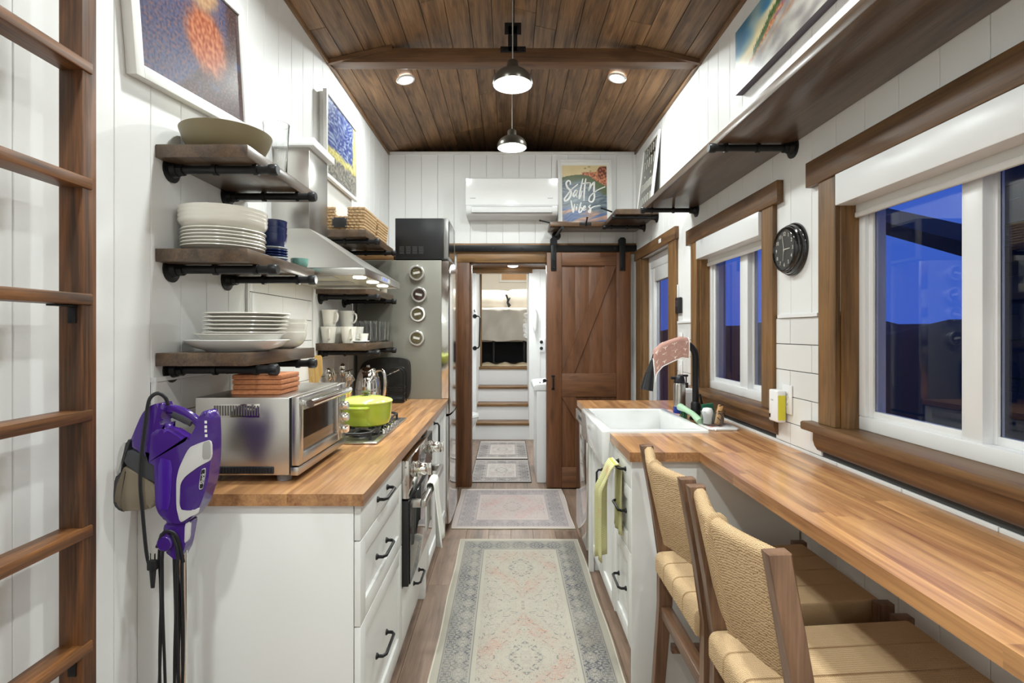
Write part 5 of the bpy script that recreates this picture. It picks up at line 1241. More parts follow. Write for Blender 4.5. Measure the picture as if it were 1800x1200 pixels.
# ================================================================ UPPER RIGHT SHELVES
ls = thing('long_wall_shelf', (.98, 1.5, 2.13), 'long dark wooden shelf on pipe brackets above the windows', 'shelf')
MB().box(.832, .1, 2.128, XR-.001, 3.262, 2.166, bev=.003).build('board', SHELFW, ls)
for y_ in (3.154, 2.086, .7): pipe_bracket(y_, 2.112, XR, .80, ls)
cs = thing('corner_shelf', (.8, 4.3, 2.27), 'L-shaped wooden corner shelf above the barn door carrying the wave poster', 'shelf')
MB().box(.815, 3.95, 2.268, XR-.001, YB-.001, 2.308, bev=.002).build('board', SHELFW, cs)
MB().box(.354, 4.40, 2.268, .8145, YB-.001, 2.308, bev=.002).build('board', SHELFX, cs)
for y_ in (3.99, 4.36): pipe_bracket(y_, 2.2525, XR, .79, cs)
fb = MB(); fb.lathe([(.0001, 0), (.038, 0), (.04, -.006), (.024, -.009), (.0001, -.02)], (.43, YB, 2.235), 20, 'y').cyl((.43, YB-.01, 2.235), (.455, 4.38, 2.2515), .0135, n=14); fb.build('pipe_bracket', BLACK, cs)
for (p, q) in (((.354, 4.42, 2.30), (.27, 4.40, 2.315)), ((.80, 4.02, 2.30), (.715, 4.0, 2.325)), ((.655, 4.40, 2.27), (.66, 4.36, 2.33))):
    hk = MB(); hk.tube([p, q], .006, 8).ball(q, .009, 8); hk.build('peg_hook', BLACK, cs)
MB().box(.60, 4.396, 2.273, .70, 4.40, 2.30, bev=.001).build('hook_plate', BLACK, cs)
# poster
ps = thing('wave_poster', (.68, 4.6, 2.309), 'white framed wave poster lettered in white brush script on the corner shelf', 'poster')
px0, px1, pz0, pz1 = .440, .918, 2.311, 2.905; py_ = 4.61
def pb(*a, **k): return MB().box(*a, **k)
L_ = -.07
def fin(mb): return mb.rot(L_, 'X', (0, 4.60, pz0))
f = MB(); w_ = .022
f.box(px0, py_-.02, pz0, px0+w_, py_, pz1, bev=.002).box(px1-w_, py_-.02, pz0, px1, py_, pz1, bev=.002).box(px0+w_, py_-.02, pz0, px1-w_, py_, pz0+w_, bev=.002).box(px0+w_, py_-.02, pz1-w_, px1-w_, py_, pz1, bev=.002)
fin(f).build('frame', FRAMEW, ps)
MP = mat('poster_sky', rgb((222, 204, 160)), .25)
fin(pb(px0+.01, py_-.010, pz0+.01, px1-.01, py_-.004, pz1-.01)).build('mount', FRAMEW, ps, smooth=0)
ax0, ax1, az0, az1 = px0+.038, px1-.046, pz0+.028, pz1-.050; AW, AH = ax1-ax0, az1-az0
art = fin(pb(ax0, py_-.0110, az0, ax1, py_-.0105, az1)).build('print', MP, ps, smooth=0)
def Q(u, v): return (ax0+u*AW, az0+v*AH)
def sea(u, v):
    n = _ns(u*6, v*6, 1); st = _ns(u*5+v*3, v*38-u*8+3*_ns(u*4, v*4, 3), 2)
    c = lerp3((226, 208, 160), (208, 182, 132), .5-v+.8+.2*n) if v > .7 else (0, 0, 0)
    crest = .79+.045*math.sin(u*4.2)*(u < .75)-.42*max(0, u-.62)+.008*_ns(u*40, 0, 2)
    if v < crest:
        c = lerp3((58, 74, 92), (112, 128, 136), .5+1.3*st); c = lerp3(c, (78, 92, 46), (v-(crest-.13-.08*u)+.05*n)*9)
        du_ = lerp3((196, 150, 122), (150, 116, 104), .5+1.2*st); bl = lerp3((54, 82, 140), (92, 112, 150), .5+1.2*st)
        low = lerp3(du_, bl, 2.6*_ns(u*2.2+5, v*15-u*3, 9)+.45); c = lerp3(c, low, (.33-.12*u-v+.03*n)*10)
    else:
        top = (.84+.04*(u > .44)+.10*max(0, min(1, (u-.76)*12))) if u > .40 else 0
        top += .012*_ns(u*60, 4, 2)
        if v < top: c = lerp3((182, 96, 56), (216, 150, 106), .45+1.3*_ns(u*30, v*30, 6)); c = lerp3(c, (104, 52, 34), (_ns(u*24, v*24, 8)+(.25 if u > .8 and v > .8 else -.15))*4)
    for (cx_, cy_, r_) in ((.52, .935, .022), (.61, .96, .024), (.635, .888, .02)):
        d_ = math.hypot(u-cx_, (v-cy_)*1.3); 
        if .75*r_ < d_ < 1.25*r_ and v > cy_: c = (110, 66, 44)
    return c
painting('painted_print', (ax0, py_-.0115, az0), (AW, 0, 0), (0, 0, AH), 100, 130, sea, art, fin)
BR = mat('brush_white', (.9, .89, .86), .4)
def stroke(pts, w_=.030):
    """flat brush stroke ribbon through points given in poster fractions"""
    P_ = []; n_ = len(pts); fine = []
    for i in range(n_-1):
        p0, p1, p2, p3 = pts[max(i-1, 0)], pts[i], pts[i+1], pts[min(i+2, n_-1)]
        for k in range(6):
            t_ = k/6; fine.append(tuple(.5*((2*p1[c_])+(-p0[c_]+p2[c_])*t_+(2*p0[c_]-5*p1[c_]+4*p2[c_]-p3[c_])*t_*t_+(-p0[c_]+3*p1[c_]-3*p2[c_]+p3[c_])*t_**3) for c_ in (0, 1)))
    fine.append(pts[-1]); mb = MB(); A_ = []; B_ = []; m_ = len(fine)
    for i, (u, v) in enumerate(fine):
        a, c_ = fine[max(i-1, 0)], fine[min(i+1, m_-1)]; dx, dz = (c_[0]-a[0])*AW, (c_[1]-a[1])*AH; l_ = math.hypot(dx, dz) or 1
        hw = w_*AW*.5*(.55+.45*math.sin(PI*min(1, (i+1)/m_*1.1))); x_, z_ = Q(u, v); A_.append((x_-dz/l_*hw, py_-.0142, z_+dx/l_*hw)); B_.append((x_+dz/l_*hw, py_-.0142, z_-dx/l_*hw))
    T_ = [(p[0], py_-.0146, p[2]) for p in A_]; U_ = [(p[0], py_-.0146, p[2]) for p in B_]
    mb.grid([A_, B_, U_, T_], close_u=True); fin(mb).build('brush_lettering', BR, art, smooth=0)
# script: Salty / Vibes   (fractions measured on the poster)
def F(x, y): return ((x-160)/(835-160), 1-(y-165)/(1045-165))
def S(pts, w_=.045): stroke([F(*p) for p in pts], w_)
S([(283,465),(280,415),(250,405),(222,440),(235,500),(285,560),(290,620),(250,690),(200,715),(195,680),(230,630),(300,540),(400,455)])
S([(385,550),(355,560),(325,620),(340,645),(380,590),(390,550),(375,620),(385,665)], .036)
S([(475,370),(450,480),(425,600),(415,680),(440,640),(460,560)], .036); S([(520,370),(500,500),(490,620),(488,715)], .038)
S([(440,455),(520,440),(590,432)], .026)
S([(590,440),(575,500),(560,560),(600,480),(640,430),(645,440),(640,560),(645,660),(615,725),(570,720),(565,680),(600,620),(700,545),(812,495)], .040)
S([(290,700),(305,790),(322,890),(335,830),(345,760)], .036); S([(375,800),(368,860)], .034); S([(383,765),(385,775)], .03)
S([(445,735),(425,810),(410,885),(440,880),(460,840),(440,815),(420,840)], .032); S([(480,840),(505,815),(500,790),(475,820),(480,860),(520,840)], .028)
S([(590,780),(560,800),(585,840),(580,885),(555,880),(580,840),(640,800),(735,785)], .034)
# chalkboard sign leaning on the side wall
cs2 = thing('chalkboard_sign', (1.06, 4.1, 2.309), 'white framed dark sign with chalk lettering leaning on the right wall', 'sign')
def lf_(mb): return mb.rot(.115, 'Y', (1.07, 4.1, 2.3095))
sy0, sy1, sz0, sz1, sxx = 3.88, 4.33, 2.3095, 2.885, 1.052
f = MB(); w_ = .028
f.box(sxx, sy0, sz0, sxx+.018, sy0+w_, sz1, bev=.002).box(sxx, sy1-w_, sz0, sxx+.018, sy1, sz1, bev=.002).box(sxx, sy0+w_, sz0, sxx+.018, sy1-w_, sz0+w_, bev=.002).box(sxx, sy0+w_, sz1-w_, sxx+.018, sy1-w_, sz1, bev=.002)
lf_(f).build('frame', FRAMEW, cs2)
bdv = lf_(MB().box(sxx+.008, sy0+.02, sz0+.02, sxx+.014, sy1-.02, sz1-.02)).build('board', mat('chalkboard', (.07, .065, .05), .15, coat=.5), cs2, smooth=0)
CH = mat('chalk', (.7, .69, .62), .8)
random.seed(12)
for r_, (zc, hh_, n_) in enumerate(((.50, .06, 6), (.40, .075, 5), (.30, .02, 2), (.22, .065, 9), (.10, .075, 6))):
    for k in range(n_):
        yc = sy0+.06+(sy1-sy0-.12)*(k+.5)/n_; w2 = .005
        mb = MB().box(sxx+.0068, yc-w2-.008, sz0+zc-hh_/2, sxx+.0078, yc-.008+w2, sz0+zc+hh_/2)
        if k % 3 == 1: mb.box(sxx+.0068, yc-.012, sz0+zc+hh_/2-.008, sxx+.0078, yc+.012, sz0+zc+hh_/2)
        lf_(mb).build('chalk_stroke', CH, bdv, smooth=0)
# air conditioner
ac = thing('air_conditioner', (.03, 4.56, 2.38), 'white wall-mounted mini split air conditioner above the doorway', 'air conditioner')
ax_0, ax_1 = -.362, .428
prof = [(4.668, 2.705), (4.50, 2.702), (4.475, 2.69), (4.470, 2.50), (4.472, 2.462), (4.668, 2.462)]
MB().prism(prof, 'x', ax_0, ax_1, bev=.004).build('front_cover', mat('ac_white', (.85, .85, .84), .12, coat=.4), ac)
MB().prism([(4.668, 2.460), (4.474, 2.460), (4.476, 2.42), (4.50, 2.388), (4.54, 2.372), (4.668, 2.372)], 'x', ax_0+.002, ax_1-.002, bev=.004).build('lower_body', VINYL, ac)
MB().box(ax_0+.05, 4.471, 2.400, ax_1-.05, 4.478, 2.448, bev=.002).rot(.0, 'X', (0, 4.47, 2.43)).build('air_flap', mat('flap_white', (.70, .70, .69), .4), ac)
MB().box(ax_0+.05, 4.4735, 2.4495, ax_1-.05, 4.476, 2.452).box(ax_0+.05, 4.472, 2.397, ax_1-.05, 4.476, 2.400).build('flap_gap', GRY, ac, smooth=0)
for x_ in (ax_0+.04, ax_1-.09): MB().box(x_, 4.4685, 2.518, x_+.045, 4.4705, 2.524).build('mark', mat('mark_grey', (.5, .5, .5), .5), ac, smooth=0)
# coast painting
def coast(u, v):
    n = _ns(u*7, v*5, 1); f = _ns(u*46, v*30, 2)+.5*_ns(u*90, v*60, 3)
    c = lerp3((62, 122, 160), (150, 178, 182), .4+n*.9+.10*f); cl = lerp3((226, 208, 160), (198, 190, 158), .5+n+.1*f)
    ridge = .12+.95*u; c = lerp3(c, cl, (ridge+.42+.10*n-v)*6); 
    mist = lerp3((164, 160, 152), (116, 110, 108), .45+.8*_ns(u*10, v*7, 6)+.08*f)
    c = lerp3(c, mist, (ridge+.02+.05*n-v)*16)
    # headland with firs
    top = .30+1.45*(u-.16)+.05*_ns(u*40, 0, 4) if u < .42 else .68+.6*(u-.42)
    if .15 < u < .62:
        base = .16+.95*(u-.12); rock = lerp3((150, 86, 56), (206, 150, 104), .5+1.0*_ns(u*60, v*34, 9)); rock = lerp3(rock, (108, 84, 118), (u-.36)*5+.6*_ns(u*20, v*20, 11))
        if v < top: c = lerp3(c, rock, min((v-base)*14, (u-.15)*30, (.60-u)*16))
        fir = .055*max(0, 1-abs((u*70) % 1-.5)*3)+.05; 
        if .2 < u < .47: c = lerp3(c, lerp3((52, 74, 40), (84, 110, 62), .5+f), min((top+fir-v)*40, (v-top+.10)*16))
    sh = lerp3((160, 112, 78), (118, 96, 92), .5+1.0*_ns(u*50, v*30, 14)); line = .02+.72*u+.04*_ns(u*14, 0, 7)
    if u > .05: c = lerp3(c, sh, min((line+.12-v)*14, (v-line+.06)*9)*(.55+.4*_ns(u*6, v*6, 16)))
    c = lerp3(c, lerp3((70, 110, 170), (120, 150, 190), .5+f), min((u-.55)*8, (v-.80)*8)); return c
wall_pic('coast_painting', 'unframed canvas painting of misty sea cliffs with firs high on the right wall', XR-.001, -1, 1.62, 2.535, 2.523, 2.826, 0, .035, coast, mat('canvas_edge', rgb((92, 84, 92)), .7))
# ================================================================ PENDANTS
def pendant(x, y, zr, lab):
    t = thing('pendant_lamp', (x, y, zr), lab, 'pendant lamp', 'metal dome pendant lamps')
    zc = zceil(x)
    DK = mat('pendant_bronze', (.10, .09, .075), .3, .6); WI = mat('pendant_inner', (.85, .84, .80), .4)
    out = [(.100, 0), (.1005, .008)]+[(.031+.069*math.cos(a), .008+.068*math.sin(a)) for a in [PI/2*k/8 for k in range(1, 8)]]+[(.034, .080), (.032, .084), (.030, .115), (.026, .120), (.008, .122), (.004, .13), (.0001, .131)]
    inn = [(.097, .001)]+[(.030+.066*math.cos(a), .010+.063*math.sin(a)) for a in [PI/2*k/8 for k in range(1, 8)]]+[(.02, .074), (.0001, .074)]
    MB().lathe(out, (0, 0, 0), 40).build('shade', DK, t, local=True)
    MB().lathe(inn+[], (0, 0, 0), 40).build('reflector', WI, t, local=True)
    MB().lathe([(.100, 0), (.097, .0005)], (0, 0, 0), 40).build('rim', DK, t, local=True)
    MB().ball((0, 0, .040), .026, 16).build('bulb', LAMPE, t, local=True)
    MB().cyl((0, 0, .125), (0, 0, zc-zr-.012), .003, n=8).build('cord', mat('cord_silver', (.35, .34, .32), .4), t, local=True)
    MB().lathe([(.0001, 0), (.05, 0), (.05, .012), (.0001, .018)], (0, 0, zc-zr-.02), 24).build('ceiling_cup', DK, t, local=True)
    area('pendant_light', (x, y, zr+.004), .12, 10.5, LAMPC)
pendant(.023, 2.63, 2.618, 'dome pendant lamp in front of the ceiling beam, the nearer of two'); pendant(.027, 3.54, 2.622, 'dome pendant lamp beyond the ceiling beam, the farther of two')
# ================================================================ CHAIRS
ROPE = bpy.data.materials.new('rope'); ROPE.use_nodes = True; nt = ROPE.node_tree; b = nt.nodes['Principled BSDF']; b.inputs['Roughness'].default_value = .85
N = nt.nodes.new; L = nt.links.new; tc = N('ShaderNodeTexCoord'); wv = N('ShaderNodeTexWave'); wv.bands_direction = 'DIAGONAL'; wv.inputs['Scale'].default_value = 130; wv.inputs['Distortion'].default_value = 5; wv.inputs['Detail'].default_value = 2
L(tc.outputs['Object'], wv.inputs['Vector']); cr_ = N('ShaderNodeValToRGB'); cr_.color_ramp.elements[0].color = (*rgb((160, 128, 90)), 1); cr_.color_ramp.elements[1].color = (*rgb((216, 186, 146)), 1); cr_.color_ramp.elements[1].position = .6
L(wv.outputs['Fac'], cr_.inputs[0]); L(cr_.outputs[0], b.inputs['Base Color']); bp = N('ShaderNodeBump'); bp.inputs['Strength'].default_value = .5; bp.inputs['Distance'].default_value = .002; L(wv.outputs['Fac'], bp.inputs['Height']); L(bp.outputs[0], b.inputs['Normal'])
def rope_loop(loop_fn, y0, y1, seams, rope=.0074, amp=.0022):
    """closed XZ loops swept along y; every rope is a ridge. loop_fn(t in 0..1) -> list of (x,z), (nx,nz)"""
    n_ = int(round((y1-y0)/rope)); P_ = []
    for i in range(n_*4+1):
        y = y0+(y1-y0)*i/(n_*4); k = i % 4; d_ = amp*(0, .85, 1, .85)[k]
        for s_ in seams:
            if abs(y-s_) < rope*.45: d_ -= .009
        pts, nr = loop_fn((y-y0)/(y1-y0)); P_.append([(p[0]+q[0]*d_, y, p[1]+q[1]*d_) for p, q in zip(pts, nr)])
    return MB().grid(P_, close_v=True, cap=True)
def with_normals(pts):
    n_ = len(pts); nr = []
    for i in range(n_):
        a, c_ = pts[i-1], pts[(i+1) % n_]; dx, dz = c_[0]-a[0], c_[1]-a[1]; l_ = math.hypot(dx, dz) or 1; nr.append((dz/l_, -dx/l_))
    return nr
def rrect(x0, z0, x1, z1, r, tilt=0):
    pts = []
    for cx_, cz_, a0_ in ((x1-r, z0+r, -PI/2), (x1-r, z1-r, 0), (x0+r, z1-r, PI/2), (x0+r, z0+r, PI)):
        for k in range(5): a = a0_+PI/2*k/4; pts.append((cx_+r*math.cos(a), cz_+r*math.sin(a)))
    return [(x, z+tilt*(x-x0)) for x, z in pts]
def chair(yc, W_, lab):
    t = thing('counter_chair', (.80, yc, 0), lab, 'chair', 'woven counter chairs tucked under the desk')
    ox = .80; hw = W_/2; pw_ = .034
    def lx(x): return x-ox
    for s in (-1, 1):
        ya_, yb2 = (hw-pw_, hw) if s > 0 else (-hw, -hw+pw_)
        MB().prism([(lx(.478), .970), (lx(.522), .972), (lx(.565), .72), (lx(.597), .58), (lx(.590), .40), (lx(.555), .0), (lx(.515), .0), (lx(.543), .40), (lx(.548), .57), (lx(.520), .74)], 'y', ya_, yb2, bev=.004).build('rear_leg', CHAIRW, t, local=True)
        MB().prism([(lx(1.03), .622), (lx(1.075), .622), (lx(1.075), .0), (lx(1.042), .0)], 'y', ya_, yb2, bev=.004).build('front_leg', CHAIRW, t, local=True)
        MB().box(lx(.59), ya_+.006, .22, lx(1.04), yb2-.006, .25, bev=.003).build('side_stretcher', CHAIRY, t, local=True)
        MB().box(lx(.59), ya_+.006, .50, lx(1.04), yb2-.006, .54, bev=.003).build('seat_rail', CHAIRY, t, local=True)
    MB().box(lx(.548), -hw+pw_, .355, lx(.588), hw-pw_, .395, bev=.004).build('rear_stretcher', CHAIRY, t, local=True)
    MB().box(lx(1.045), -hw+pw_, .20, lx(1.072), hw-pw_, .235, bev=.004).build('front_stretcher', CHAIRY, t, local=True)
    base = rrect(lx(.530), .512, lx(1.065), .590, .020, .055); nb = with_normals(base)
    iw = hw-pw_-.001
    rope_loop(lambda q: (base, nb), -iw, iw, (-.002, -iw*.5, iw*.5)).build('woven_seat', ROPE, t, local=True, smooth=60)
    def bl(q):
        bulge = .034*math.sin(PI*q)**1.2; pts = []
        prof = [(.489, .946), (.490, .958), (.499, .967), (.512, .968), (.521, .961), (.526, .948), (.542, .85), (.560, .72), (.560, .706), (.552, .699), (.541, .706), (.512, .84)]
        # drape depth is a little larger at the middle
        for x, z in prof: pts.append((lx(x-bulge), z-(.006*math.sin(PI*q))))
        return pts, with_normals(pts)
    rope_loop(bl, -iw, iw, (0,)).build('woven_backrest', ROPE, t, local=True, smooth=60)
    return t
chair(1.682, .46, 'woven rope counter chair beside the sink cabinet end, farther of the two'); chair(1.187, .455, 'woven rope counter chair nearest the camera, its rear post in the foreground')
# ================================================================ RUGS
def rug_mat(name, hx, hy, cream, grey, pink, period, strength=1.0, tilt=0):
    m_ = bpy.data.materials.new(name); m_.use_nodes = True; nt = m_.node_tree; b = nt.nodes['Principled BSDF']; b.inputs['Roughness'].default_value = .95; N = nt.nodes.new; L = nt.links.new
    tc = N('ShaderNodeTexCoord'); s_ = N('ShaderNodeSeparateXYZ'); L(tc.outputs['Object'], s_.inputs[0])
    ax = MM(nt, 'ABSOLUTE', s_.outputs[0]); ay = MM(nt, 'ABSOLUTE', s_.outputs[1])
    d_ = MM(nt, 'MINIMUM', MM(nt, 'SUBTRACT', hx, ax), MM(nt, 'SUBTRACT', hy, ay))
    def band(a, c_): return MM(nt, 'MULTIPLY', MM(nt, 'GREATER_THAN', d_, a), MM(nt, 'LESS_THAN', d_, c_))
    fy = MM(nt, 'PINGPONG', s_.outputs[1], period/2)
    def noise(vec, scale, detail=2, dist=0):
        n = N('ShaderNodeTexNoise'); n.inputs['Scale'].default_value = scale; n.inputs['Detail'].default_value = detail; n.inputs['Distortion'].default_value = dist; L(vec, n.inputs['Vector']); return n.outputs['Fac']
    c1 = N('ShaderNodeCombineXYZ'); L(ax, c1.inputs[0]); L(fy, c1.inputs[1])
    c2 = N('ShaderNodeCombineXYZ'); L(MM(nt, 'PINGPONG', s_.outputs[0], .055), c2.inputs[0]); L(MM(nt, 'PINGPONG', s_.outputs[1], .055), c2.inputs[1])
    def thin(f, c_, w_): return MM(nt, 'LESS_THAN', MM(nt, 'ABSOLUTE', MM(nt, 'SUBTRACT', f, c_)), w_)
    vz_ = N('ShaderNodeTexVoronoi'); vz_.feature = 'SMOOTH_F1'; vz_.inputs['Scale'].default_value = 26; L(c2.outputs[0], vz_.inputs['Vector'])
    nb1 = noise(c2.outputs[0], 34, 2, 1.8)
    orn = MM(nt, 'MAXIMUM', thin(nb1, .52, .018), MM(nt, 'LESS_THAN', nb1, .44))
    n1 = noise(c1.outputs[0], 26, 3, 1.6); forn = thin(n1, .5, .025); n2 = noise(c1.outputs[0], 40, 3, 1.5); forn2 = MM(nt, 'MAXIMUM', MM(nt, 'GREATER_THAN', n2, .62), MM(nt, 'MULTIPLY', thin(n2, .45, .012), .7))
    # medallions: diamond distance in the folded coordinates
    dm = MM(nt, 'ADD', MM(nt, 'MULTIPLY', ax, 1.0/(hx*.55)), MM(nt, 'MULTIPLY', fy, 1.0/(period*.36)))
    med = MM(nt, 'MULTIPLY', thin(MM(nt, 'ADD', dm, MM(nt, 'MULTIPLY', n1, .9)), 1.35, .22), MM(nt, 'ADD', .35, forn)); med0 = thin(dm, .35, .05)
    wear = noise(tc.outputs['Object'], 5, 5); wear2 = noise(tc.outputs['Object'], 300, 2)
    wr_ = N('ShaderNodeMapRange'); wr_.inputs[1].default_value = .35; wr_.inputs[2].default_value = .65; L(wear, wr_.inputs[0]); W_ = wr_.outputs[0]
    def mixc(f, a, c_):
        n = N('ShaderNodeMix'); n.data_type = 'RGBA'; L(f, n.inputs[0])
        for i, v in ((6, a), (7, c_)):
            if isinstance(v, tuple): n.inputs[i].default_value = (*rgb(v), 1)
            else: L(v, n.inputs[i])
        return n.outputs[2]
    infield = MM(nt, 'GREATER_THAN', d_, .185)
    col = mixc(MM(nt, 'MULTIPLY', W_, .25), cream, tuple(int(c_*.9) for c_ in cream))
    pf = MM(nt, 'MULTIPLY', MM(nt, 'MULTIPLY', infield, MM(nt, 'ADD', med, MM(nt, 'MULTIPLY', forn, .5))), MM(nt, 'MULTIPLY', W_, .7*strength)); col = mixc(MM(nt, 'MINIMUM', pf, 1.0), col, pink)
    gf = MM(nt, 'MULTIPLY', MM(nt, 'MULTIPLY', infield, MM(nt, 'MAXIMUM', MM(nt, 'MULTIPLY', forn2, .8), MM(nt, 'MULTIPLY', med0, forn))), .8*strength); col = mixc(gf, col, grey)
    bb = MM(nt, 'MULTIPLY', band(.035, .165), .22); col = mixc(bb, col, grey)
    bo = MM(nt, 'MULTIPLY', MM(nt, 'MULTIPLY', band(.045, .155), orn), MM(nt, 'ADD', .5, MM(nt, 'MULTIPLY', W_, .5*strength))); col = mixc(bo, col, grey)
    for a in (.038, .162): col = mixc(MM(nt, 'MULTIPLY', band(a, a+.004), .6), col, grey)
    col = mixc(MM(nt, 'MULTIPLY', MM(nt, 'GREATER_THAN', wear2, .6), .10), col, grey)
    L(col, b.inputs['Base Color'])
    bp = N('ShaderNodeBump'); bp.inputs['Strength'].default_value = .4; bp.inputs['Distance'].default_value = .002; L(wear2, bp.inputs['Height']); L(bp.outputs[0], b.inputs['Normal'])
    return m_
def rug(x0, y0, x1, y1, mt, lab, nm='runner_rug', grp=None, border=None, wob=.0):
    random.seed(int(y0*100)); cx_, cy_ = (x0+x1)/2, (y0+y1)/2; hx, hy = (x1-x0)/2, (y1-y0)/2
    nx, ny = 8, 20; mb = MB(); top = []; 
    for i in range(nx+1):
        row = []
        for j in range(ny+1):
            u, v = -hx+2*hx*i/nx, -hy+2*hy*j/ny
            e = wob*(math.sin(v*9)+math.sin(u*13)*.5) if i in (0, nx) or j in (0, ny) else 0
            row.append((u+(e if i in (0, nx) else 0), v+(e if j in (0, ny) else 0), .0075))
        top.append(row)
    mb.grid(top); ring = [top[i][0] for i in range(nx)]+[top[nx][j] for j in range(ny)]+[top[i][ny] for i in range(nx, 0, -1)]+[top[0][j] for j in range(ny, 0, -1)]
    mb.grid([ring, [(p[0]*1.002, p[1]*1.001, .0006) for p in ring]], close_v=True)
    mb.grid([[(p[0], p[1], .0006) for p in r] for r in top])
    o = mb.build(nm, mt, local=True, smooth=30); o.location = (cx_, cy_, 0); tag(o, lab, 'rug', grp)
    if border:
        r2 = MB().tube([(p[0], p[1], .0045) for p in ring], .0045, 6, closed=True); r2.build('edge_binding', border, o, local=True)
    return o
CRM = mat('binding_cream', rgb((200, 192, 176)), .9); BLB = mat('binding_black', (.02, .02, .02), .9)
rug(-.312, .95, .462, 3.468, rug_mat('rug_large', .392, 1.259, (166, 159, 146), (84, 84, 90), (172, 130, 114), .84), 'long cream runner with faded pink medallions and grey border in the foreground', border=CRM, wob=.003)
rug(-.40, 3.66, .468, 4.575, rug_mat('rug_pale', .434, .4575, (188, 175, 170), (112, 110, 116), (196, 136, 130), .9, .7), 'pale pinkish rug lying across the floor before the doorway', border=CRM, wob=.004)
GRG = rug_mat('rug_small', .31, .42, (188, 180, 174), (74, 70, 74), (170, 150, 146), .85, 1.2)
rug(-.345, 4.79, .215, 5.61, GRG, 'small grey bathroom rug with dark binding just beyond the doorway', 'bath_rug', 'grey bathroom rugs', BLB)
rug(-.345, 5.66, .215, 6.58, GRG, 'small grey bathroom rug with dark binding at the foot of the stairs', 'bath_rug', 'grey bathroom rugs', BLB)
# ================================================================ BEYOND THE DOOR
wm = thing('washing_machine', (.5, 5.05, 0), 'white laundry machine with sloped top inside the bathroom on the right', 'washer')
MB().box(.262, 4.78, .0, .612, 5.36, .84, bev=.008).build('body', VINYL, wm)
MB().prism([(.235, .842), (.615, .842), (.615, .93), (.25, .895), (.235, .88)], 'y', 4.775, 5.37, bev=.004).build('top', VINYL, wm)
for k in range(3): MB().lathe([(.0001, .012), (.004, .012), (.006, 0)], (.30+k*.03, 4.9, .899), 8).build('button', BLKP, wm)
tp = thing('door_knob_black', (.34, 4.76, .96), 'black knob latch at the doorway edge beside the barn door', 'knob')
MB().cyl((.345, 4.56, .955), (.325, 4.56, .955), .006, n=10).ball((.318, 4.56, .955), .016, 14).build('knob', BLACK, tp)
tl = thing('toilet', (-.62, 6.1, 0), 'white toilet just inside the bathroom on the left', 'toilet')
MB().lathe([(.0001, 0), (.10, 0), (.105, .02), (.085, .12), (.10, .22), (.165, .34), (.18, .37), (.18, .39), (.0001, .39)], (-.56, 6.1, 0), 36, sx=1.2).build('bowl', PORC, tl)
MB().lathe([(.0001, .392), (.185, .392), (.190, .40), (.185, .425), (.0001, .432)], (-.56, 6.1, 0), 36, sx=1.18).build('lid', PORC, tl)
MB().box(-1.06, 5.92, .36, -.80, 6.28, .78, bev=.02).build('tank', PORC, tl)
gh = thing('grab_handle', (-.36, 6.66, 1.2), 'black pipe grab handle on the left side of the stair opening', 'handle')
MB().tube([(-.385, 6.72, 1.58), (-.36, 6.66, 1.57), (-.355, 6.63, 1.55), (-.365, 6.63, 1.20), (-.375, 6.66, 1.18), (-.40, 6.72, 1.17)], .009, 10).build('bar', BLACK, gh)
for z_ in (1.58, 1.17): MB().lathe([(.0001, -.006), (.026, -.006), (.028, 0)], (-.425, 6.699, z_), 16, 'y').build('flange', BLACK, gh)
MB().tube([(-.425, 6.695, 1.58), (-.385, 6.68, 1.58)], .009, 8).tube([(-.425, 6.695, 1.17), (-.40, 6.69, 1.17)], .009, 8).build('stub', BLACK, gh)
dp = thing('door_hook', (-.43, 6.69, 1.62), 'tiny dark hook above the grab handle', 'hook'); MB().tube([(-.43, 6.698, 1.66), (-.43, 6.68, 1.65), (-.42, 6.67, 1.63)], .006, 8).build('hook', BLACK, dp)
wp_ = thing('holder', (.40, 5.0, 1.2), 'small white holder with black dials on the bathroom right wall', 'dispenser')
MB().box(.40, 6.66, 1.12, .47, 6.698, 1.30, bev=.01).build('body', VINYL, wp_)
for z_ in (1.17, 1.25): MB().lathe([(.0001, -.012), (.02, -.012), (.022, 0)], (.425, 6.66, z_), 16, 'y').build('dial', BLKP, wp_)
wd = thing('curved_towel', (.36, 6.6, 1.5), 'pale curved towel hanging by the bathroom end wall', 'towel')
MB().prism([(.30, 1.62), (.34, 1.70), (.365, 1.60), (.36, 1.42), (.33, 1.36), (.31, 1.48)], 'y', 6.62, 6.68, bev=.012, seg=3).build('cloth', mat('towel_pale', (.7, .69, .67), .9), wd)
# bed
LIN = mat('linen_grey', rgb((196, 190, 180)), .9, bump=.4, bscale=40); LIC = mat('linen_cream', rgb((206, 200, 190)), .9, bump=.4, bscale=40)
be = thing('loft_bed', (-.05, 9.0, .88), 'raised bed with grey duvet on a dark metal frame in the bedroom', 'bed')
P = []
for i in range(49):
    u = i/48; x_ = -.95+1.9*u; row = []
    for j in range(31):
        v = j/30
        if v < .45: yy = 7.95-.02*math.sin(u*40+v*9)+(.012*math.sin(u*70-v*16)); zz = 1.245+.46*v/.45+.01*math.sin(u*25)
        elif v < .55: a = (v-.45)/.1*PI/2; yy = 8.03-.08*math.cos(a); zz = 1.70+.05*math.sin(a)
        else: yy = 8.03+(v-.55)/.45*1.6; zz = 1.75+.008*math.sin(u*20+v*9)
        row.append((x_, yy-.035*abs(math.sin(u*9-v*5+.8*math.sin(u*5)))*(v < .5)-.012*abs(math.sin(u*21-v*9))*(v < .5), zz))
    P.append(row)
MB().grid(P).build('duvet', LIN, be, smooth=80)
MB().box(-.93, 8.0, 1.30, .93, 9.9, 1.66, bev=.04).build('mattress', LIC, be)
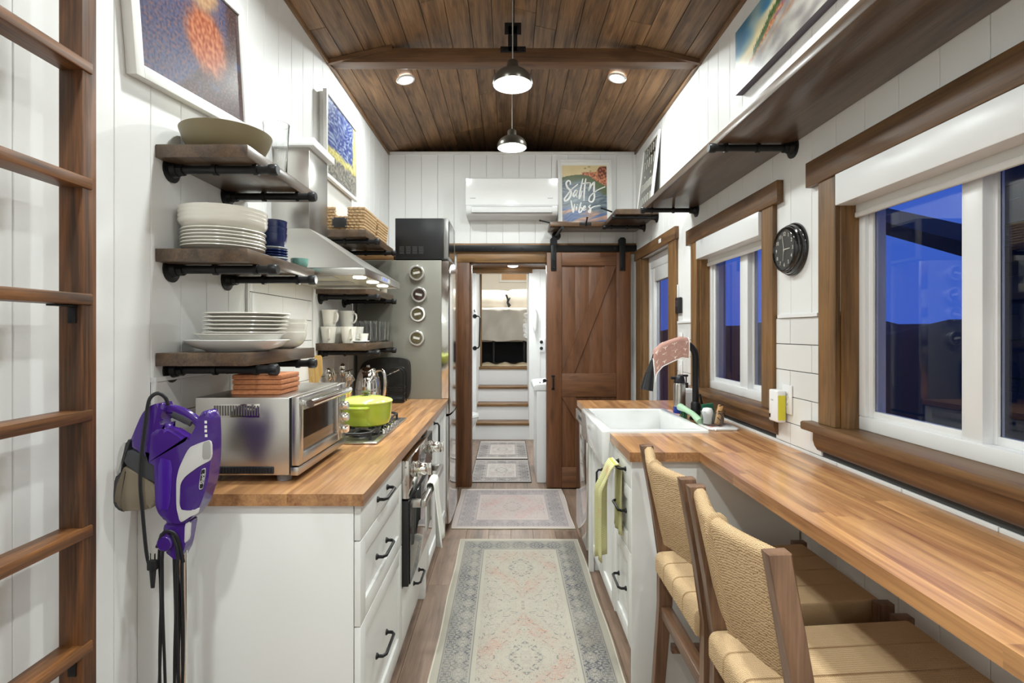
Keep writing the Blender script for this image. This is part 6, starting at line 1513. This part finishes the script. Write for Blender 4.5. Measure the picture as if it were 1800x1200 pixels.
for x_ in (-.50, -.22, .25, .6): MB().cyl((x_, 8.06, .882), (x_, 8.06, 1.30), .022, n=12).build('leg', BLKP, be)
MB().box(-.93, 8.02, 1.27, .93, 9.9, 1.30).build('frame', BLKP, be, smooth=0)
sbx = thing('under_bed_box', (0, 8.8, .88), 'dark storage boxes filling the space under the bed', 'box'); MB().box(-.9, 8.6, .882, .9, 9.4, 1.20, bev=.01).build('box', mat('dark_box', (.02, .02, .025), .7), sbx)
def pillow(x, y, z, wx, wz, mt, lab):
    P = []
    for i in range(17):
        a = -1+2*i/16; row = []
        for k in range(20):
            th = 2*PI*k/20; sx_ = (1-abs(a)**4)**.5*.97+.03; row.append((x+a*wx/2, y+.085*math.cos(th)*sx_+.012*math.sin(a*9), z+wz/2+wz/2*math.sin(th)*(.75+.25*sx_)))
        P.append(row)
    return single(MB().grid(P, close_v=True, cap=True), 'pillow', mt, lab, 'pillow', 'pillows on the raised bed', smooth=80)
pillow(-.52, 8.55, 1.752, 1.0, .24, LIC, 'long cream pillow at the left of the raised bed, in front'); pillow(-.45, 8.80, 1.752, 1.0, .33, LIN, 'cream pillow standing behind the left front pillow'); pillow(.38, 8.62, 1.752, .78, .33, LIC, 'cream pillow with tied ends on the right of the raised bed')
tie = single(MB().tube([(-.03, 8.50, 1.98), (.0, 8.47, 1.90), (-.01, 8.48, 1.85), (.02, 8.47, 1.78)], .016, 8).tube([(.03, 8.50, 1.93), (.0, 8.47, 1.86), (.04, 8.48, 1.80)], .012, 8), 'tie_bow', BLKP, 'dark knotted tie between the bed pillows', 'tie')
bp_ = thing('bedroom_picture', (.3, 10.29, 2.2), 'thin framed tan picture on the bedroom back wall', 'picture')
fz0 = H+(583-496)/920*10.27; MB().box(-.17, 10.275, fz0, .40, 10.299, fz0+.5, bev=.003).build('frame', FRAMEW, bp_); MB().box(-.125, 10.270, fz0+.045, .36, 10.2745, fz0+.46).build('print', mat('tan_print', rgb((208, 166, 126)), .6, var=.15, vscale=3), bp_, smooth=0)
br = thing('bedroom_rug', (-.05, 7.75, .88), 'cream fringed rug edge at the top of the stairs', 'rug')
P = [[(-.38+.70*i/30, 7.58+.35*j/8, .885+(.030*(math.sin(i*.55)+1)*.6*(j/8)+.004*random.random())) for j in range(9)] for i in range(31)]
MB().grid(P).build('pile', mat('shag_cream', rgb((206, 190, 160)), .95, bump=1, bscale=300), br, smooth=80)
tw = thing('stacked_towels', (.26, 7.3, 1.3), 'rolled white towels hanging at the right of the stair opening', 'towels')
for k, (z_, r_) in enumerate(((1.63, .05), (1.56, .05), (1.49, .055), (1.42, .052), (1.35, .05))): MB().lathe([(.0001, -.05), (r_*.6, -.055), (r_, -.03), (r_, .03), (r_*.6, .055), (.0001, .05)], (.262, 7.33, z_-.03), 16, 'y').build('towel_roll', mat('towel_pale', (.7, .69, .67), .9) if k > 1 else LIC, tw)
# ================================================================ OUTSIDE THE WINDOWS
nb_ = thing('neighbour_house', (5.5, 1.5, -.9), 'dark neighbouring house seen through the near window', 'house')
dk = mat('dusk_siding', (.035, .036, .034), .8)
mbh = MB().box(4.2, -6, -.9, 8, 4.62, 3.6); mbh.build('wall', dk, nb_, smooth=0)
MB().prism([(4.3, 1.95), (6.6, 2.85), (6.6, 2.98), (4.3, 2.08)], 'x', 3.9, 4.6).build('roof_edge', mat('dusk_roof', (.02, .022, .03), .8), nb_, smooth=0)
for k in range(12): piece('siding_board', (.02, 10.5, .20), dk, nb_, (4.18, -5.9, -.6+k*.32), .004)
